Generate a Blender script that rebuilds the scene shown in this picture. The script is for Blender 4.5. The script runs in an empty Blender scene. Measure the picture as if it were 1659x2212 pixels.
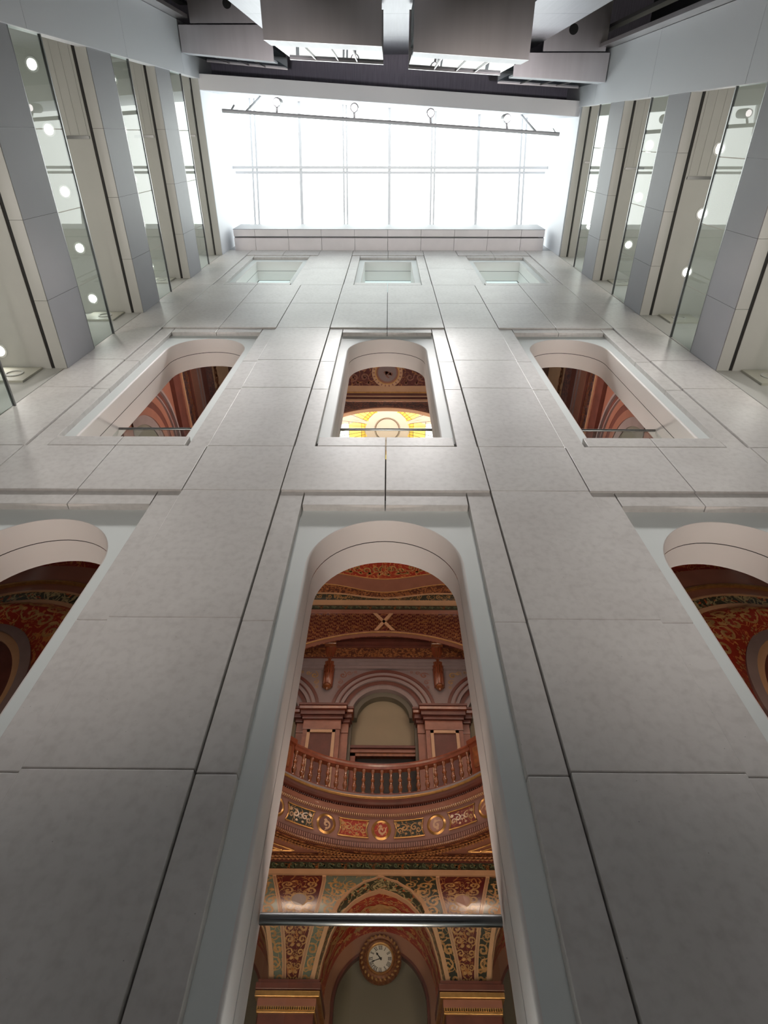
import bpy, bmesh, math, random
from mathutils import Vector, Matrix
random.seed(7)
sc = bpy.context.scene
COL = sc.collection
K = 0.33            # one drawing unit in metres
EYE = 1.6           # camera height above the atrium floor
def W(x, y, z): return Vector((x*K, y*K, z*K + EYE))
PI = math.pi
# ------------------------------------------------------------------ camera, sky, light, exposure
F_PX = 1265.0
R_CV = Matrix(((0.99997030, -0.00037716, 0.00769729),
               (0.00449987, 0.83942606, -0.54345527),
               (-0.00625634, 0.54347377, 0.83940283)))   # world axes seen from the camera (x right, y down, z forward)
cam_d = bpy.data.cameras.new('camera'); cam = bpy.data.objects.new('camera', cam_d); COL.objects.link(cam)
flip = Matrix(((1, 0, 0), (0, -1, 0), (0, 0, -1)))
cam.matrix_world = Matrix.Translation(W(0, 0, 0)) @ (R_CV.transposed() @ flip).to_4x4()
cam_d.sensor_fit = 'VERTICAL'; cam_d.sensor_height = 36.0; cam_d.lens = 36.0*F_PX/2212.0
cam_d.clip_start = 0.02; cam_d.clip_end = 200
sc.camera = cam
world = bpy.data.worlds.new('overcast_sky'); sc.world = world; world.use_nodes = True
bg = world.node_tree.nodes['Background']
bg.inputs[0].default_value = (0.95, 1.0, 0.975, 1); bg.inputs[1].default_value = 5.8
sc.view_settings.view_transform = 'Standard'; sc.view_settings.look = 'None'
sc.view_settings.gamma = 1.0; sc.view_settings.use_curve_mapping = False
sc.view_settings.exposure = 0.0

def light(name, kind, loc, power, color=(1, 0.72, 0.48), size=0.5, target=None, size_y=None, portal=False, spot=None):
    d = bpy.data.lights.new(name, kind); d.energy = power; d.color = color
    o = bpy.data.objects.new(name, d); COL.objects.link(o); o.location = W(*loc)
    if kind == 'AREA':
        d.size = size
        if size_y: d.shape = 'RECTANGLE'; d.size_y = size_y
        if portal: d.cycles.is_portal = True
    elif kind == 'SPOT':
        d.spot_size = spot or 1.6; d.spot_blend = 0.6; d.shadow_soft_size = size
    else: d.shadow_soft_size = size
    if target is not None:
        v = W(*target) - W(*loc); o.rotation_euler = v.to_track_quat('-Z', 'Y').to_euler()
    return o
# daylight enters through the sloped skylight only
light('skylight_portal', 'AREA', (0.1, 2.9, 72.6), 1, (1, 1, 1), 33.0*K, (0.1, -0.9, 61.8), 12.6*K, portal=True)
# beams added at the four track spotlights, brightening the stone facade
for x, xa, pw in ((-9.24, -12.5, 6200), (-2.89, -5.6, 3000), (3.41, 5.6, 3000), (9.75, 12.5, 6200)):
    light('facade_wash', 'SPOT', (x, 0.0, 57.4), pw, (1, 0.965, 0.95), 0.35, (xa, 10, 19.5), spot=0.42).data.spot_blend = 1.0
# added unseen lamps near the floor, brightening the undersides overhead
for s_ in (-1, 1):
    light('soffit_fill', 'SPOT', (s_*13, 4.0, -4.3), 2300, (1, 0.95, 0.97), 0.4, (s_*8, 2.5, 64), spot=0.44).data.spot_blend = 1.0
# fill lamps added out of view, brightening the middle of the facade
for s_ in (-1, 1):
    light('facade_fill', 'SPOT', (s_*6.0, -4.6, -4.3), 800, (1, 0.915, 0.84), 0.3, (s_*7.5, 10, 23), spot=1.05).data.spot_blend = 1.0
# fill lamps added unseen behind the facade openings to lift the arch linings
for bx in (-10.38, -0.08, 10.22):
    light('lining_fill', 'SPOT', (bx, 13.4, 1.9), 150, (1, 0.83, 0.72), 0.25, (bx, 11.3, 15.5), spot=1.25)
    light('lining_fill', 'SPOT', (bx, 13.2, 21.0), 125, (1, 0.90, 0.85), 0.25, (bx, 11.3, 34.5), spot=0.8)
# long hidden lights added above the gallery floors to brighten the ceilings
for s_, x, z0, dz in ((-1, 19.2, 17.8, 10.9), (1, 19.4, 17.95, 10.68)):
    for k in range(0, 4):
        light('gallery_fill', 'AREA', (s_*x, 3.0, z0+dz*k+3.5), 28, (1, 0.95, 0.85), 0.5, (s_*x, 3.0, z0+dz*k+12), 4.0)
# added warm lamps inside the painted hall (not in view)
HC = (1, 0.76, 0.56)
light('hall_lamp', 'AREA', (-7.5, 22, 6), 88, HC, 0.7, (-7.5, 40, 17))
light('hall_lamp', 'AREA', (7.5, 22, 6), 88, HC, 0.7, (7.5, 40, 17))
light('hall_lamp', 'AREA', (0, 24, 4), 50, HC, 0.7, (0, 36, 20))
for s_ in (-1, 1): light('balcony_fill', 'AREA', (s_*8, 25, 27), 62, (1, 0.84, 0.70), 1.0, (0, 40, 34))
light('dome_fill', 'AREA', (0, 26, 44), 650, (1, 0.86, 0.76), 2.0, (0, 16, 46))
light('bay_fill', 'AREA', (14.5, 15.5, 14), 32, HC, 0.4, (20, 22, 24))
light('bay_fill', 'AREA', (-14.5, 15.5, 14), 14, HC, 0.4, (-20, 22, 24))
light('upper_bay_fill', 'AREA', (-11, 17, 40), 25, (1, 0.82, 0.70), 0.6, (-17, 20, 48))
light('upper_bay_fill', 'AREA', (11, 17, 40), 25, (1, 0.82, 0.70), 0.6, (17, 20, 48))

# ------------------------------------------------------------------ materials
def new_mat(name):
    m = bpy.data.materials.new(name); m.use_nodes = True
    nt = m.node_tree; b = nt.nodes['Principled BSDF']; return m, nt, b
def mat(name, c, rough=0.6, metal=0.0, var=0.0, scale=3.0, c2=None, spec=0.5, bump=0.0, detail=4.0, stretch=None, coat=0.0):
    m, nt, b = new_mat(name)
    b.inputs['Roughness'].default_value = rough; b.inputs['Metallic'].default_value = metal
    b.inputs['Specular IOR Level'].default_value = spec
    b.inputs['Coat Weight'].default_value = coat; b.inputs['Coat Roughness'].default_value = 0.12
    if var > 0 or c2:
        tc = nt.nodes.new('ShaderNodeTexCoord'); mp = nt.nodes.new('ShaderNodeMapping')
        if stretch: mp.inputs['Scale'].default_value = stretch
        n = nt.nodes.new('ShaderNodeTexNoise'); n.inputs['Scale'].default_value = scale; n.inputs['Detail'].default_value = detail
        r = nt.nodes.new('ShaderNodeValToRGB')
        a = c2 or tuple(max(0, x*(1-var)) for x in c)
        r.color_ramp.elements[0].color = (*a, 1); r.color_ramp.elements[1].color = (*c, 1)
        r.color_ramp.elements[0].position = 0.32; r.color_ramp.elements[1].position = 0.68
        nt.links.new(tc.outputs['Object'], mp.inputs[0]); nt.links.new(mp.outputs[0], n.inputs[0])
        nt.links.new(n.outputs[0], r.inputs[0]); nt.links.new(r.outputs[0], b.inputs['Base Color'])
        if bump:
            bp = nt.nodes.new('ShaderNodeBump'); bp.inputs['Strength'].default_value = bump; bp.inputs['Distance'].default_value = 0.02
            nt.links.new(n.outputs[0], bp.inputs['Height']); nt.links.new(bp.outputs[0], b.inputs['Normal'])
    else: b.inputs['Base Color'].default_value = (*c, 1)
    return m
def limestone(name, c, c2, pit):
    m, nt, b = new_mat(name); L = nt.links
    tc = nt.nodes.new('ShaderNodeTexCoord')
    n1 = nt.nodes.new('ShaderNodeTexNoise'); n1.inputs['Scale'].default_value = 1.1; n1.inputs['Detail'].default_value = 7; n1.inputs['Roughness'].default_value = 0.62
    n2 = nt.nodes.new('ShaderNodeTexNoise'); n2.inputs['Scale'].default_value = 14; n2.inputs['Detail'].default_value = 6
    v = nt.nodes.new('ShaderNodeTexVoronoi'); v.inputs['Scale'].default_value = 9
    r1 = nt.nodes.new('ShaderNodeValToRGB'); r1.color_ramp.elements[0].position = 0.35; r1.color_ramp.elements[1].position = 0.66
    r1.color_ramp.elements[0].color = (*c2, 1); r1.color_ramp.elements[1].color = (*c, 1)
    r2 = nt.nodes.new('ShaderNodeValToRGB'); r2.color_ramp.elements[0].position = 0.30; r2.color_ramp.elements[1].position = 0.55
    r2.color_ramp.elements[0].color = (0.80, 0.79, 0.78, 1); r2.color_ramp.elements[1].color = (1, 1, 1, 1)
    r3 = nt.nodes.new('ShaderNodeValToRGB'); r3.color_ramp.elements[0].position = 0.018; r3.color_ramp.elements[1].position = 0.035
    r3.color_ramp.elements[0].color = (pit, pit, pit, 1); r3.color_ramp.elements[1].color = (1, 1, 1, 1)
    mx = nt.nodes.new('ShaderNodeMix'); mx.data_type = 'RGBA'; mx.blend_type = 'MULTIPLY'; mx.inputs[0].default_value = 0.55
    mx2 = nt.nodes.new('ShaderNodeMix'); mx2.data_type = 'RGBA'; mx2.blend_type = 'MULTIPLY'; mx2.inputs[0].default_value = 0.8
    for n in (n1, n2, v): L.new(tc.outputs['Object'], n.inputs['Vector'])
    L.new(n1.outputs[0], r1.inputs[0]); L.new(n2.outputs[0], r2.inputs[0]); L.new(v.outputs['Distance'], r3.inputs[0])
    L.new(r1.outputs[0], mx.inputs[6]); L.new(r2.outputs[0], mx.inputs[7])
    L.new(mx.outputs[2], mx2.inputs[6]); L.new(r3.outputs[0], mx2.inputs[7])
    L.new(mx2.outputs[2], b.inputs['Base Color'])
    b.inputs['Roughness'].default_value = 0.42; b.inputs['Specular IOR Level'].default_value = 0.35
    return m
def glass(name, tint, rough=0.0, refl=1.0, ior=1.5):
    m = bpy.data.materials.new(name); m.use_nodes = True; nt = m.node_tree
    for n in list(nt.nodes): nt.nodes.remove(n)
    out = nt.nodes.new('ShaderNodeOutputMaterial'); mix = nt.nodes.new('ShaderNodeMixShader')
    t = nt.nodes.new('ShaderNodeBsdfTransparent'); t.inputs[0].default_value = (*tint, 1)
    g = nt.nodes.new('ShaderNodeBsdfGlossy'); g.inputs['Roughness'].default_value = rough; g.inputs[0].default_value = (refl, refl, refl, 1)
    f = nt.nodes.new('ShaderNodeFresnel'); f.inputs[0].default_value = ior
    ge = nt.nodes.new('ShaderNodeNewGeometry'); inv = nt.nodes.new('ShaderNodeMath'); inv.operation = 'SUBTRACT'; inv.inputs[0].default_value = 1.0
    mu = nt.nodes.new('ShaderNodeMath'); mu.operation = 'MULTIPLY'; nt.links.new(ge.outputs['Backfacing'], inv.inputs[1])
    nt.links.new(f.outputs[0], mu.inputs[0]); nt.links.new(inv.outputs[0], mu.inputs[1])   # reflect once, at the outer face of each pane
    nt.links.new(mu.outputs[0], mix.inputs[0]); nt.links.new(t.outputs[0], mix.inputs[1]); nt.links.new(g.outputs[0], mix.inputs[2])
    nt.links.new(mix.outputs[0], out.inputs[0]); return m
def emit(name, c, s):
    m, nt, b = new_mat(name); b.inputs['Base Color'].default_value = (*c, 1)
    b.inputs['Emission Color'].default_value = (*c, 1); b.inputs['Emission Strength'].default_value = s; return m
def painted(name, ground, motif, accent, scale=9.0, amount=0.5, rough=0.3, coat=0.4):
    # painted arabesque: thin wandering brush lines and leaf spots over a ground colour
    m, nt, b = new_mat(name); L = nt.links
    tc = nt.nodes.new('ShaderNodeTexCoord')
    dn = nt.nodes.new('ShaderNodeTexNoise'); dn.inputs['Scale'].default_value = scale*0.5; dn.inputs['Detail'].default_value = 2
    ad = nt.nodes.new('ShaderNodeVectorMath'); ad.operation = 'MULTIPLY_ADD'; ad.inputs[1].default_value = (0.25,)*3
    v = nt.nodes.new('ShaderNodeTexNoise'); v.inputs['Scale'].default_value = scale*0.55; v.inputs['Detail'].default_value = 1.0; v.inputs['Distortion'].default_value = 1.6
    v2 = nt.nodes.new('ShaderNodeTexVoronoi'); v2.inputs['Scale'].default_value = scale*1.3
    r = nt.nodes.new('ShaderNodeValToRGB'); e = r.color_ramp.elements; h_ = 0.05*amount
    e[0].position = 0.5-2*h_; e[0].color = (0, 0, 0, 1); e[1].position = 0.5-h_; e[1].color = (1, 1, 1, 1)
    for p_, c_ in ((0.5+h_, 1), (0.5+2*h_, 0)): q_ = e.new(p_); q_.color = (c_, c_, c_, 1)
    r2 = nt.nodes.new('ShaderNodeValToRGB'); r2.color_ramp.elements[0].position = 0.16*amount*2; r2.color_ramp.elements[1].position = 0.25*amount*2
    r2.color_ramp.elements[0].color = (1, 1, 1, 1); r2.color_ramp.elements[1].color = (0, 0, 0, 1)
    m1 = nt.nodes.new('ShaderNodeMix'); m1.data_type = 'RGBA'; m1.inputs[6].default_value = (*ground, 1); m1.inputs[7].default_value = (*motif, 1)
    m2 = nt.nodes.new('ShaderNodeMix'); m2.data_type = 'RGBA'; m2.inputs[7].default_value = (*accent, 1)
    L.new(tc.outputs['Object'], dn.inputs['Vector']); L.new(dn.outputs['Color'], ad.inputs[0]); L.new(tc.outputs['Object'], ad.inputs[2])
    L.new(ad.outputs[0], v.inputs['Vector']); L.new(ad.outputs[0], v2.inputs['Vector'])
    L.new(v.outputs[0], r.inputs[0]); L.new(v2.outputs['Distance'], r2.inputs[0])
    L.new(r.outputs[0], m1.inputs[0]); L.new(m1.outputs[2], m2.inputs[6]); L.new(r2.outputs[0], m2.inputs[0])
    L.new(m2.outputs[2], b.inputs['Base Color'])
    b.inputs['Roughness'].default_value = rough; b.inputs['Coat Weight'].default_value = coat; b.inputs['Coat Roughness'].default_value = 0.18
    return m

M = dict(
 stone=limestone('limestone_cladding', (0.74, 0.715, 0.69), (0.66, 0.63, 0.605), 0.35),
 joint=mat('open_joint', (0.03, 0.025, 0.022), 0.9),
 plaster=mat('white_plaster', (0.76, 0.80, 0.785), 0.5, var=0.03, scale=2),
 lining=mat('cream_arch_lining', (0.76, 0.72, 0.69), 0.62, var=0.03, scale=2),
 board=mat('white_paint_lightened', (0.80, 0.82, 0.87), 0.55),  # same paint as white, lightened where the boards lacked light
 white=mat('white_paint_darkened', (0.34, 0.34, 0.362), 0.55, var=0.03, scale=2),  # same white paint, darkened to stand in for weaker daylight
 gceil=mat('gallery_ceiling_paint', (0.55, 0.545, 0.515), 0.7, var=0.04, scale=2),
 gwall=mat('gallery_wall_paint', (0.58, 0.60, 0.55), 0.7),
 lowerwall=mat('grey_stone_wall', (0.12, 0.11, 0.10), 0.6),
 panel=mat('beige_panel', (0.50, 0.49, 0.42), 0.6),
 slot=mat('black_slot', (0.015, 0.015, 0.015), 0.7),
 dark=mat('dark_ceiling_paint', (0.30, 0.28, 0.36), 0.5, var=0.25, scale=5, stretch=(6, 0.4, 1)),
 black=mat('black_void_paint', (0.012, 0.012, 0.016), 0.6),
 beam=mat('beam_paint', (0.78, 0.77, 0.79), 0.6),
 steel=mat('brushed_steel', (0.66, 0.63, 0.64), 0.34, 1.0, var=0.08, scale=2, stretch=(2.5, 0.2, 1)),
 casing=mat('grey_casing', (0.045, 0.05, 0.055), 0.6),
 leafgold=mat('bronzed_leaf', (0.42, 0.19, 0.075), 0.4, 0.15, var=0.4, scale=9),
 brightsteel=mat('bright_steel', (0.40, 0.40, 0.44), 0.42, 1.0, var=0.08, scale=3, stretch=(8, 1, 0.3)),
 railsteel=mat('rail_steel', (0.20, 0.20, 0.20), 0.32, 1.0),
 mull=mat('grey_mullion', (0.55, 0.55, 0.58), 0.4),
 mullw=mat('white_mullion', (0.92, 0.92, 0.93), 0.4),
 tile=mat('soffit_tile', (0.95, 0.90, 0.905), 0.45, var=0.06, scale=2),
 floor=mat('pale_stone_floor', (0.07, 0.055, 0.045), 0.4, var=0.1, scale=3),
 gglass=glass('clear_green_glass', (0.91, 0.96, 0.95), 0.0, 0.72, 1.5),
 fglass=glass('smoked_glass', (0.62, 0.68, 0.70), 0.02, 0.40, 1.45),
 sglass=glass('skylight_glass', (0.99, 1.0, 0.99), 0.0, 0.2, 1.1),
 blind=emit('glowing_blind', (0.66, 0.73, 0.74), 1.7),  # self-glowing, in place of daylight behind the blind
 lamp=emit('lamp_glow', (1.0, 0.97, 0.90), 60.0),
 lampw=emit('spot_glow', (1.0, 0.93, 0.92), 9.0),
 lampring=mat('lamp_trim', (0.8, 0.8, 0.78), 0.4),
 # painted hall
 cream=mat('tan_painted_rib', (0.55, 0.33, 0.19), 0.38, var=0.12, scale=3, coat=0.3),
 gold=mat('gilt_moulding', (0.60, 0.34, 0.12), 0.34, 0.7, var=0.25, scale=12),
 orn=mat('gold_painted_scroll', (0.52, 0.29, 0.11), 0.4, var=0.45, scale=8, coat=0.3),
 maroon=mat('maroon_moulding', (0.135, 0.040, 0.028), 0.42, var=0.3, scale=4, coat=0.12),
 brown=mat('red_brown_plaster', (0.30, 0.125, 0.085), 0.32, var=0.15, scale=3, coat=0.5),
 mauve=mat('mauve_stone', (0.25, 0.19, 0.185), 0.4, var=0.12, scale=4, coat=0.2),
 pinkst=mat('pink_marble_frame', (0.30, 0.12, 0.08), 0.38, var=0.25, scale=5, coat=0.2),
 woodred=mat('polished_mahogany', (0.235, 0.060, 0.028), 0.25, var=0.35, scale=6, coat=0.7, stretch=(1, 1, 0.25)),
 amber=mat('amber_carved_wood', (0.27, 0.082, 0.025), 0.3, var=0.45, scale=10, coat=0.6),
 carved=painted('carved_scale_band', (0.09, 0.025, 0.014), (0.30, 0.11, 0.04), (0.36, 0.15, 0.06), 9, 0.8, 0.45, 0.1),
 redpaint=painted('red_painted_ground', (0.30, 0.028, 0.016), (0.55, 0.22, 0.07), (0.42, 0.10, 0.035), 6, 0.30),
 darkred=painted('dark_red_painted_ground', (0.095, 0.014, 0.014), (0.36, 0.15, 0.05), (0.20, 0.05, 0.03), 7, 0.28),
 teal=painted('teal_painted_ground', (0.135, 0.165, 0.13), (0.40, 0.24, 0.10), (0.22, 0.19, 0.13), 7, 0.30),
 darkgreen=painted('dark_green_painted_ground', (0.030, 0.034, 0.024), (0.36, 0.19, 0.07), (0.16, 0.05, 0.025), 7, 0.35),
 floral=painted('floral_painted_band', (0.035, 0.040, 0.022), (0.40, 0.33, 0.17), (0.50, 0.10, 0.03), 8, 0.55),
 duskfloral=painted('dusky_floral_band', (0.055, 0.040, 0.050), (0.26, 0.11, 0.08), (0.20, 0.06, 0.05), 9, 0.7),
 frieze=mat('red_brown_frieze', (0.27, 0.13, 0.105), 0.5, var=0.12, scale=4),
 garland=mat('dark_garland_ground', (0.045, 0.05, 0.028), 0.45, c2=(0.02, 0.02, 0.012), scale=10),
 sage=mat('sage_leaf_paint', (0.15, 0.19, 0.11), 0.45, var=0.4, scale=12),
 orange=mat('orange_flower_paint', (0.55, 0.15, 0.03), 0.45, var=0.4, scale=14),
 greenwall=mat('grey_green_wall', (0.135, 0.12, 0.088), 0.6, var=0.05, scale=2),
 peach=mat('peach_arch_band', (0.27, 0.13, 0.08), 0.5, var=0.08),
 olive=mat('olive_wall', (0.29, 0.235, 0.155), 0.65, var=0.04),
 doordark=mat('dark_doorway', (0.012, 0.008, 0.006), 0.5),
 shell=mat('hall_plaster', (0.16, 0.08, 0.055), 0.6),
 clockface=mat('clock_face', (0.62, 0.60, 0.56), 0.4),
 clockblack=mat('clock_black', (0.01, 0.01, 0.012), 0.4),
 clockframe=mat('clock_frame_bronze', (0.27, 0.10, 0.035), 0.35, 0.3, var=0.6, scale=22, bump=0.6),
 domew=mat('ivory_dome_plaster', (0.72, 0.64, 0.55), 0.6),
 glassyel=emit('yellow_stained_glass', (1.0, 0.72, 0.16), 0.85),
 glassgold=emit('amber_stained_glass', (0.85, 0.45, 0.06), 0.9),
 glasswhite=emit('white_stained_glass', (0.93, 1.0, 0.97), 1.5),
 lead=mat('lead_line', (0.16, 0.12, 0.07), 0.6),
)
for k_, args in (('panelgreen', ((0.030, 0.034, 0.024), (0.36, 0.19, 0.07), (0.16, 0.05, 0.025), 7, 0.3)), ('panelred', ((0.30, 0.028, 0.016), (0.55, 0.22, 0.07), (0.42, 0.10, 0.035), 6, 0.25)), ('paneldark', ((0.17, 0.028, 0.026), (0.36, 0.15, 0.05), (0.24, 0.07, 0.04), 7, 0.25))):
    M[k_] = painted(k_, *args, rough=0.6, coat=0.0)
# ------------------------------------------------------------------ mesh building
BASE = {}
def tag(o, label=None, cat=None, group=None, kind=None):
    if label: o['label'] = label
    if cat: o['category'] = cat
    if group: o['group'] = group
    if kind: o['kind'] = kind
    return o
def root(name, loc, label=None, cat=None, group=None, kind=None):
    o = bpy.data.objects.new(name, None); COL.objects.link(o); o.empty_display_size = 0.1
    o.location = W(*loc); BASE[o] = W(*loc); return tag(o, label, cat, group, kind)
class MB:
    def __init__(s): s.v = []; s.f = []
    def add(s, vs, fs):
        k = len(s.v); s.v += vs; s.f += [tuple(i+k for i in f) for f in fs]; return s
    def box(s, x0, x1, y0, y1, z0, z1):
        vs = [(x, y, z) for z in (z0, z1) for y in (y0, y1) for x in (x0, x1)]
        return s.add(vs, [(0, 2, 3, 1), (4, 5, 7, 6), (0, 1, 5, 4), (2, 6, 7, 3), (0, 4, 6, 2), (1, 3, 7, 5)])
    def hexa(s, p):   # 8 points: bottom loop of four, top loop of four
        return s.add(list(p), [(3, 2, 1, 0), (4, 5, 6, 7), (0, 1, 5, 4), (1, 2, 6, 5), (2, 3, 7, 6), (3, 0, 4, 7)])
    def grid(s, fn, nu, nv, closed=False):
        vs = [tuple(fn(i/nu, j/nv)) for j in range(nv+1) for i in range(nu+1)]; fs = []
        for j in range(nv):
            for i in range(nu):
                a = j*(nu+1)+i; fs.append((a, a+1, a+nu+2, a+nu+1))
        return s.add(vs, fs)
    def slab(s, fn, nu, nv, off):    # a surface with thickness: off(u,v) gives the back point
        a = [tuple(fn(i/nu, j/nv)) for j in range(nv+1) for i in range(nu+1)]
        b = [tuple(off(i/nu, j/nv)) for j in range(nv+1) for i in range(nu+1)]
        n = len(a); w = nu+1; fs = []
        for j in range(nv):
            for i in range(nu):
                q = j*w+i; fs.append((q, q+1, q+w+1, q+w)); fs.append((q+w+n, q+w+1+n, q+1+n, q+n))
        for i in range(nu):
            fs.append((i+1, i, i+n, i+1+n)); q = nv*w+i; fs.append((q, q+1, q+1+n, q+n))
        for j in range(nv):
            q = j*w; fs.append((q, q+w, q+w+n, q+n)); q += nu; fs.append((q+w, q, q+n, q+w+n))
        return s.add(a+b, fs)
    def tube(s, pts, r, n=10, cap=True):
        P = [Vector(p) for p in pts]; rings = []; up = Vector((0, 0, 1))
        for i, p in enumerate(P):
            d = (P[min(i+1, len(P)-1)] - P[max(i-1, 0)]).normalized()
            a = d.cross(up); a = d.cross(Vector((1, 0, 0))) if a.length < 1e-3 else a; a.normalize(); b = d.cross(a)
            rr = r[i] if isinstance(r, (list, tuple)) else r
            rings += [tuple(p + (a*math.cos(t)+b*math.sin(t))*rr) for t in (2*PI*k/n for k in range(n))]
        fs = []
        for i in range(len(P)-1):
            for k in range(n): fs.append((i*n+k, i*n+(k+1) % n, (i+1)*n+(k+1) % n, (i+1)*n+k))
        if cap: fs += [tuple(range(n))[::-1], tuple((len(P)-1)*n+k for k in range(n))]
        return s.add(rings, fs)
    def lathe(s, prof, c, n=14, axis='z', ph0=0, ph1=2*PI):
        full = abs(ph1-ph0-2*PI) < 1e-6; m = n if full else n+1; vs = []
        for (r, h) in prof:
            for k in range(m):
                t = ph0+(ph1-ph0)*k/n
                if axis == 'z': vs.append((c[0]+r*math.cos(t), c[1]+r*math.sin(t), c[2]+h))
                else: vs.append((c[0]+r*math.cos(t), c[1]-h, c[2]+r*math.sin(t)))
        fs = []
        for j in range(len(prof)-1):
            for k in range(n):
                a = j*m+k; b = j*m+((k+1) % m if full else k+1)
                fs.append((a, b, b+m, a+m))
        return s.add(vs, fs)
    def disc(s, c, r, n=24, axis='z', flip=False):
        vs = [(c[0]+r*math.cos(2*PI*k/n), c[1]+(r*math.sin(2*PI*k/n) if axis == 'z' else 0), c[2]+(r*math.sin(2*PI*k/n) if axis == 'y' else 0)) for k in range(n)]
        f = tuple(range(n)); return s.add(vs, [f[::-1] if flip else f])
    def sweep(s, prof, r0, c, ph0, ph1, n):   # ring moulding: prof = closed (dr, dz) loop swept around a vertical axis
        k = len(prof); vs = []
        for i in range(n+1):
            t = ph0+(ph1-ph0)*i/n
            for dr, dz in prof: vs.append((c[0]+(r0+dr)*math.sin(t), c[1]+(r0+dr)*math.cos(t), c[2]+dz))
        fs = [(i*k+j, i*k+(j+1) % k, (i+1)*k+(j+1) % k, (i+1)*k+j) for i in range(n) for j in range(k)]
        fs += [tuple(range(k))[::-1], tuple(n*k+j for j in range(k))]
        return s.add(vs, fs)
    def archband(s, cx, cz, r0, r1, y0, y1, n=40, a0=0.0, a1=PI, sx=1.0):   # solid half ring facing -y
        k = 4; vs = []
        for i in range(n+1):
            t = a0+(a1-a0)*i/n
            for r, y in ((r0, y0), (r1, y0), (r1, y1), (r0, y1)): vs.append((cx+r*sx*math.cos(t), y, cz+r*math.sin(t)))
        fs = [(i*k+j, i*k+(j+1) % k, (i+1)*k+(j+1) % k, (i+1)*k+j) for i in range(n) for j in range(k)]
        fs += [tuple(range(k))[::-1], tuple(n*k+j for j in range(k))]
        return s.add(vs, fs)
    def build(s, name, m, parent=None, smooth=False, bevel=0, label=None, cat=None, group=None, kind=None):
        P = [W(*p) for p in s.v]
        if parent is not None: o0 = BASE[parent]
        else:
            xs = [p.x for p in P]; ys = [p.y for p in P]; zs = [p.z for p in P]
            o0 = Vector(((min(xs)+max(xs))/2, (min(ys)+max(ys))/2, min(zs)))
        me = bpy.data.meshes.new(name); me.from_pydata([p-o0 for p in P], [], s.f); me.validate()
        b = bmesh.new(); b.from_mesh(me); bmesh.ops.recalc_face_normals(b, faces=b.faces); b.to_mesh(me); b.free()
        me.materials.append(M[m])
        if smooth: me.shade_smooth(); me.set_sharp_from_angle(angle=0.6)
        o = bpy.data.objects.new(name, me); COL.objects.link(o); BASE[o] = o0
        if parent is not None: o.parent = parent
        else: o.location = o0
        if bevel:
            d = o.modifiers.new('edge', 'BEVEL'); d.width = bevel; d.segments = 2; d.limit_method = 'ANGLE'
        return tag(o, label, cat, group, kind)
def B(*a): return MB().box(*a)
def copy_tree(o, parent=None):
    c = o.copy(); COL.objects.link(c)
    if parent is not None: c.parent = parent
    for ch in list(o.children): copy_tree(ch, c)
    return c
ORD = ['first', 'second', 'third', 'fourth', 'fifth', 'sixth', 'seventh']
XC = -0.08
# ------------------------------------------------------------------ stone facade of three storeys
wf = root('wall_front', (XC, 10, -4.85), kind='structure')
ZL = [-4.85, 0.6, 6.56, 10.65, 16.77, 20.05, 26.15, 30.13, 36.2, 42.3, 48.2, 54.9, 61.45, 64.2]
G = 0.014
def slabs(name, x0, x1, y0, y1, zl, mm='stone', gx=G):
    mb = MB()
    for a, b in zip(zl[:-1], zl[1:]): mb.box(x0+gx, x1-gx, y0, y1, a+G, b-G)
    return mb.build(name, mm, wf, bevel=0.005)
for s in (-1, 1):
    a, b = sorted((XC+s*3.5, XC+s*6.8)); slabs('stone_pier', a, b, 10.0, 10.42, ZL, gx=0.022)
    a, b = sorted((XC+s*13.8, XC+s*(16.5 if s > 0 else 16.3))); slabs('stone_pier', a, b, 10.0, 10.42, ZL, gx=0.022)
HEADS = [16.77, 36.2, 61.45]; SILLS = [None, 20.05, 48.2]
for bc in (-10.3, 0.0, 10.3):
    c = XC+bc; w = 3.5
    for k, (hd, sl) in enumerate(zip(HEADS, SILLS)):
        zb = -4.85 if sl is None else sl
        # jamb strips either side of the opening, set back a little from the piers
        lv = [z for z in ZL if zb < z < hd-0.2]; lv = [zb]+[z-0.04 for z in lv]+[hd+0.9]
        for s in (-1, 1):
            a, b = sorted((c+s*2.70, c+s*w)); slabs('jamb_stone', a, b, 10.07, 10.5, lv)
        # lintel block under the band, in two stones
        for a, b in ((c-2.69, c), (c, c+2.69)): slabs('lintel_stone', a, b, 10.07, 10.5, [hd-0.82, hd+0.9])
        # band of stone above the head, in two stones per row
        top = SILLS[k+1]+0.0 if k < 2 else 64.2
        rows = [z for z in ZL if hd-0.01 <= z <= top+0.01]
        for a, b in ((c-w, c), (c, c+w)): slabs('band_stone', a, b, 10.0, 10.6, rows, gx=0.016)
        if sl is not None:  # sill course
            for a, b in ((c-2.62, c), (c, c+2.62)): slabs('sill_stone', a, b, 10.0, 11.9, [sl+0.02, sl+0.80])
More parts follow.
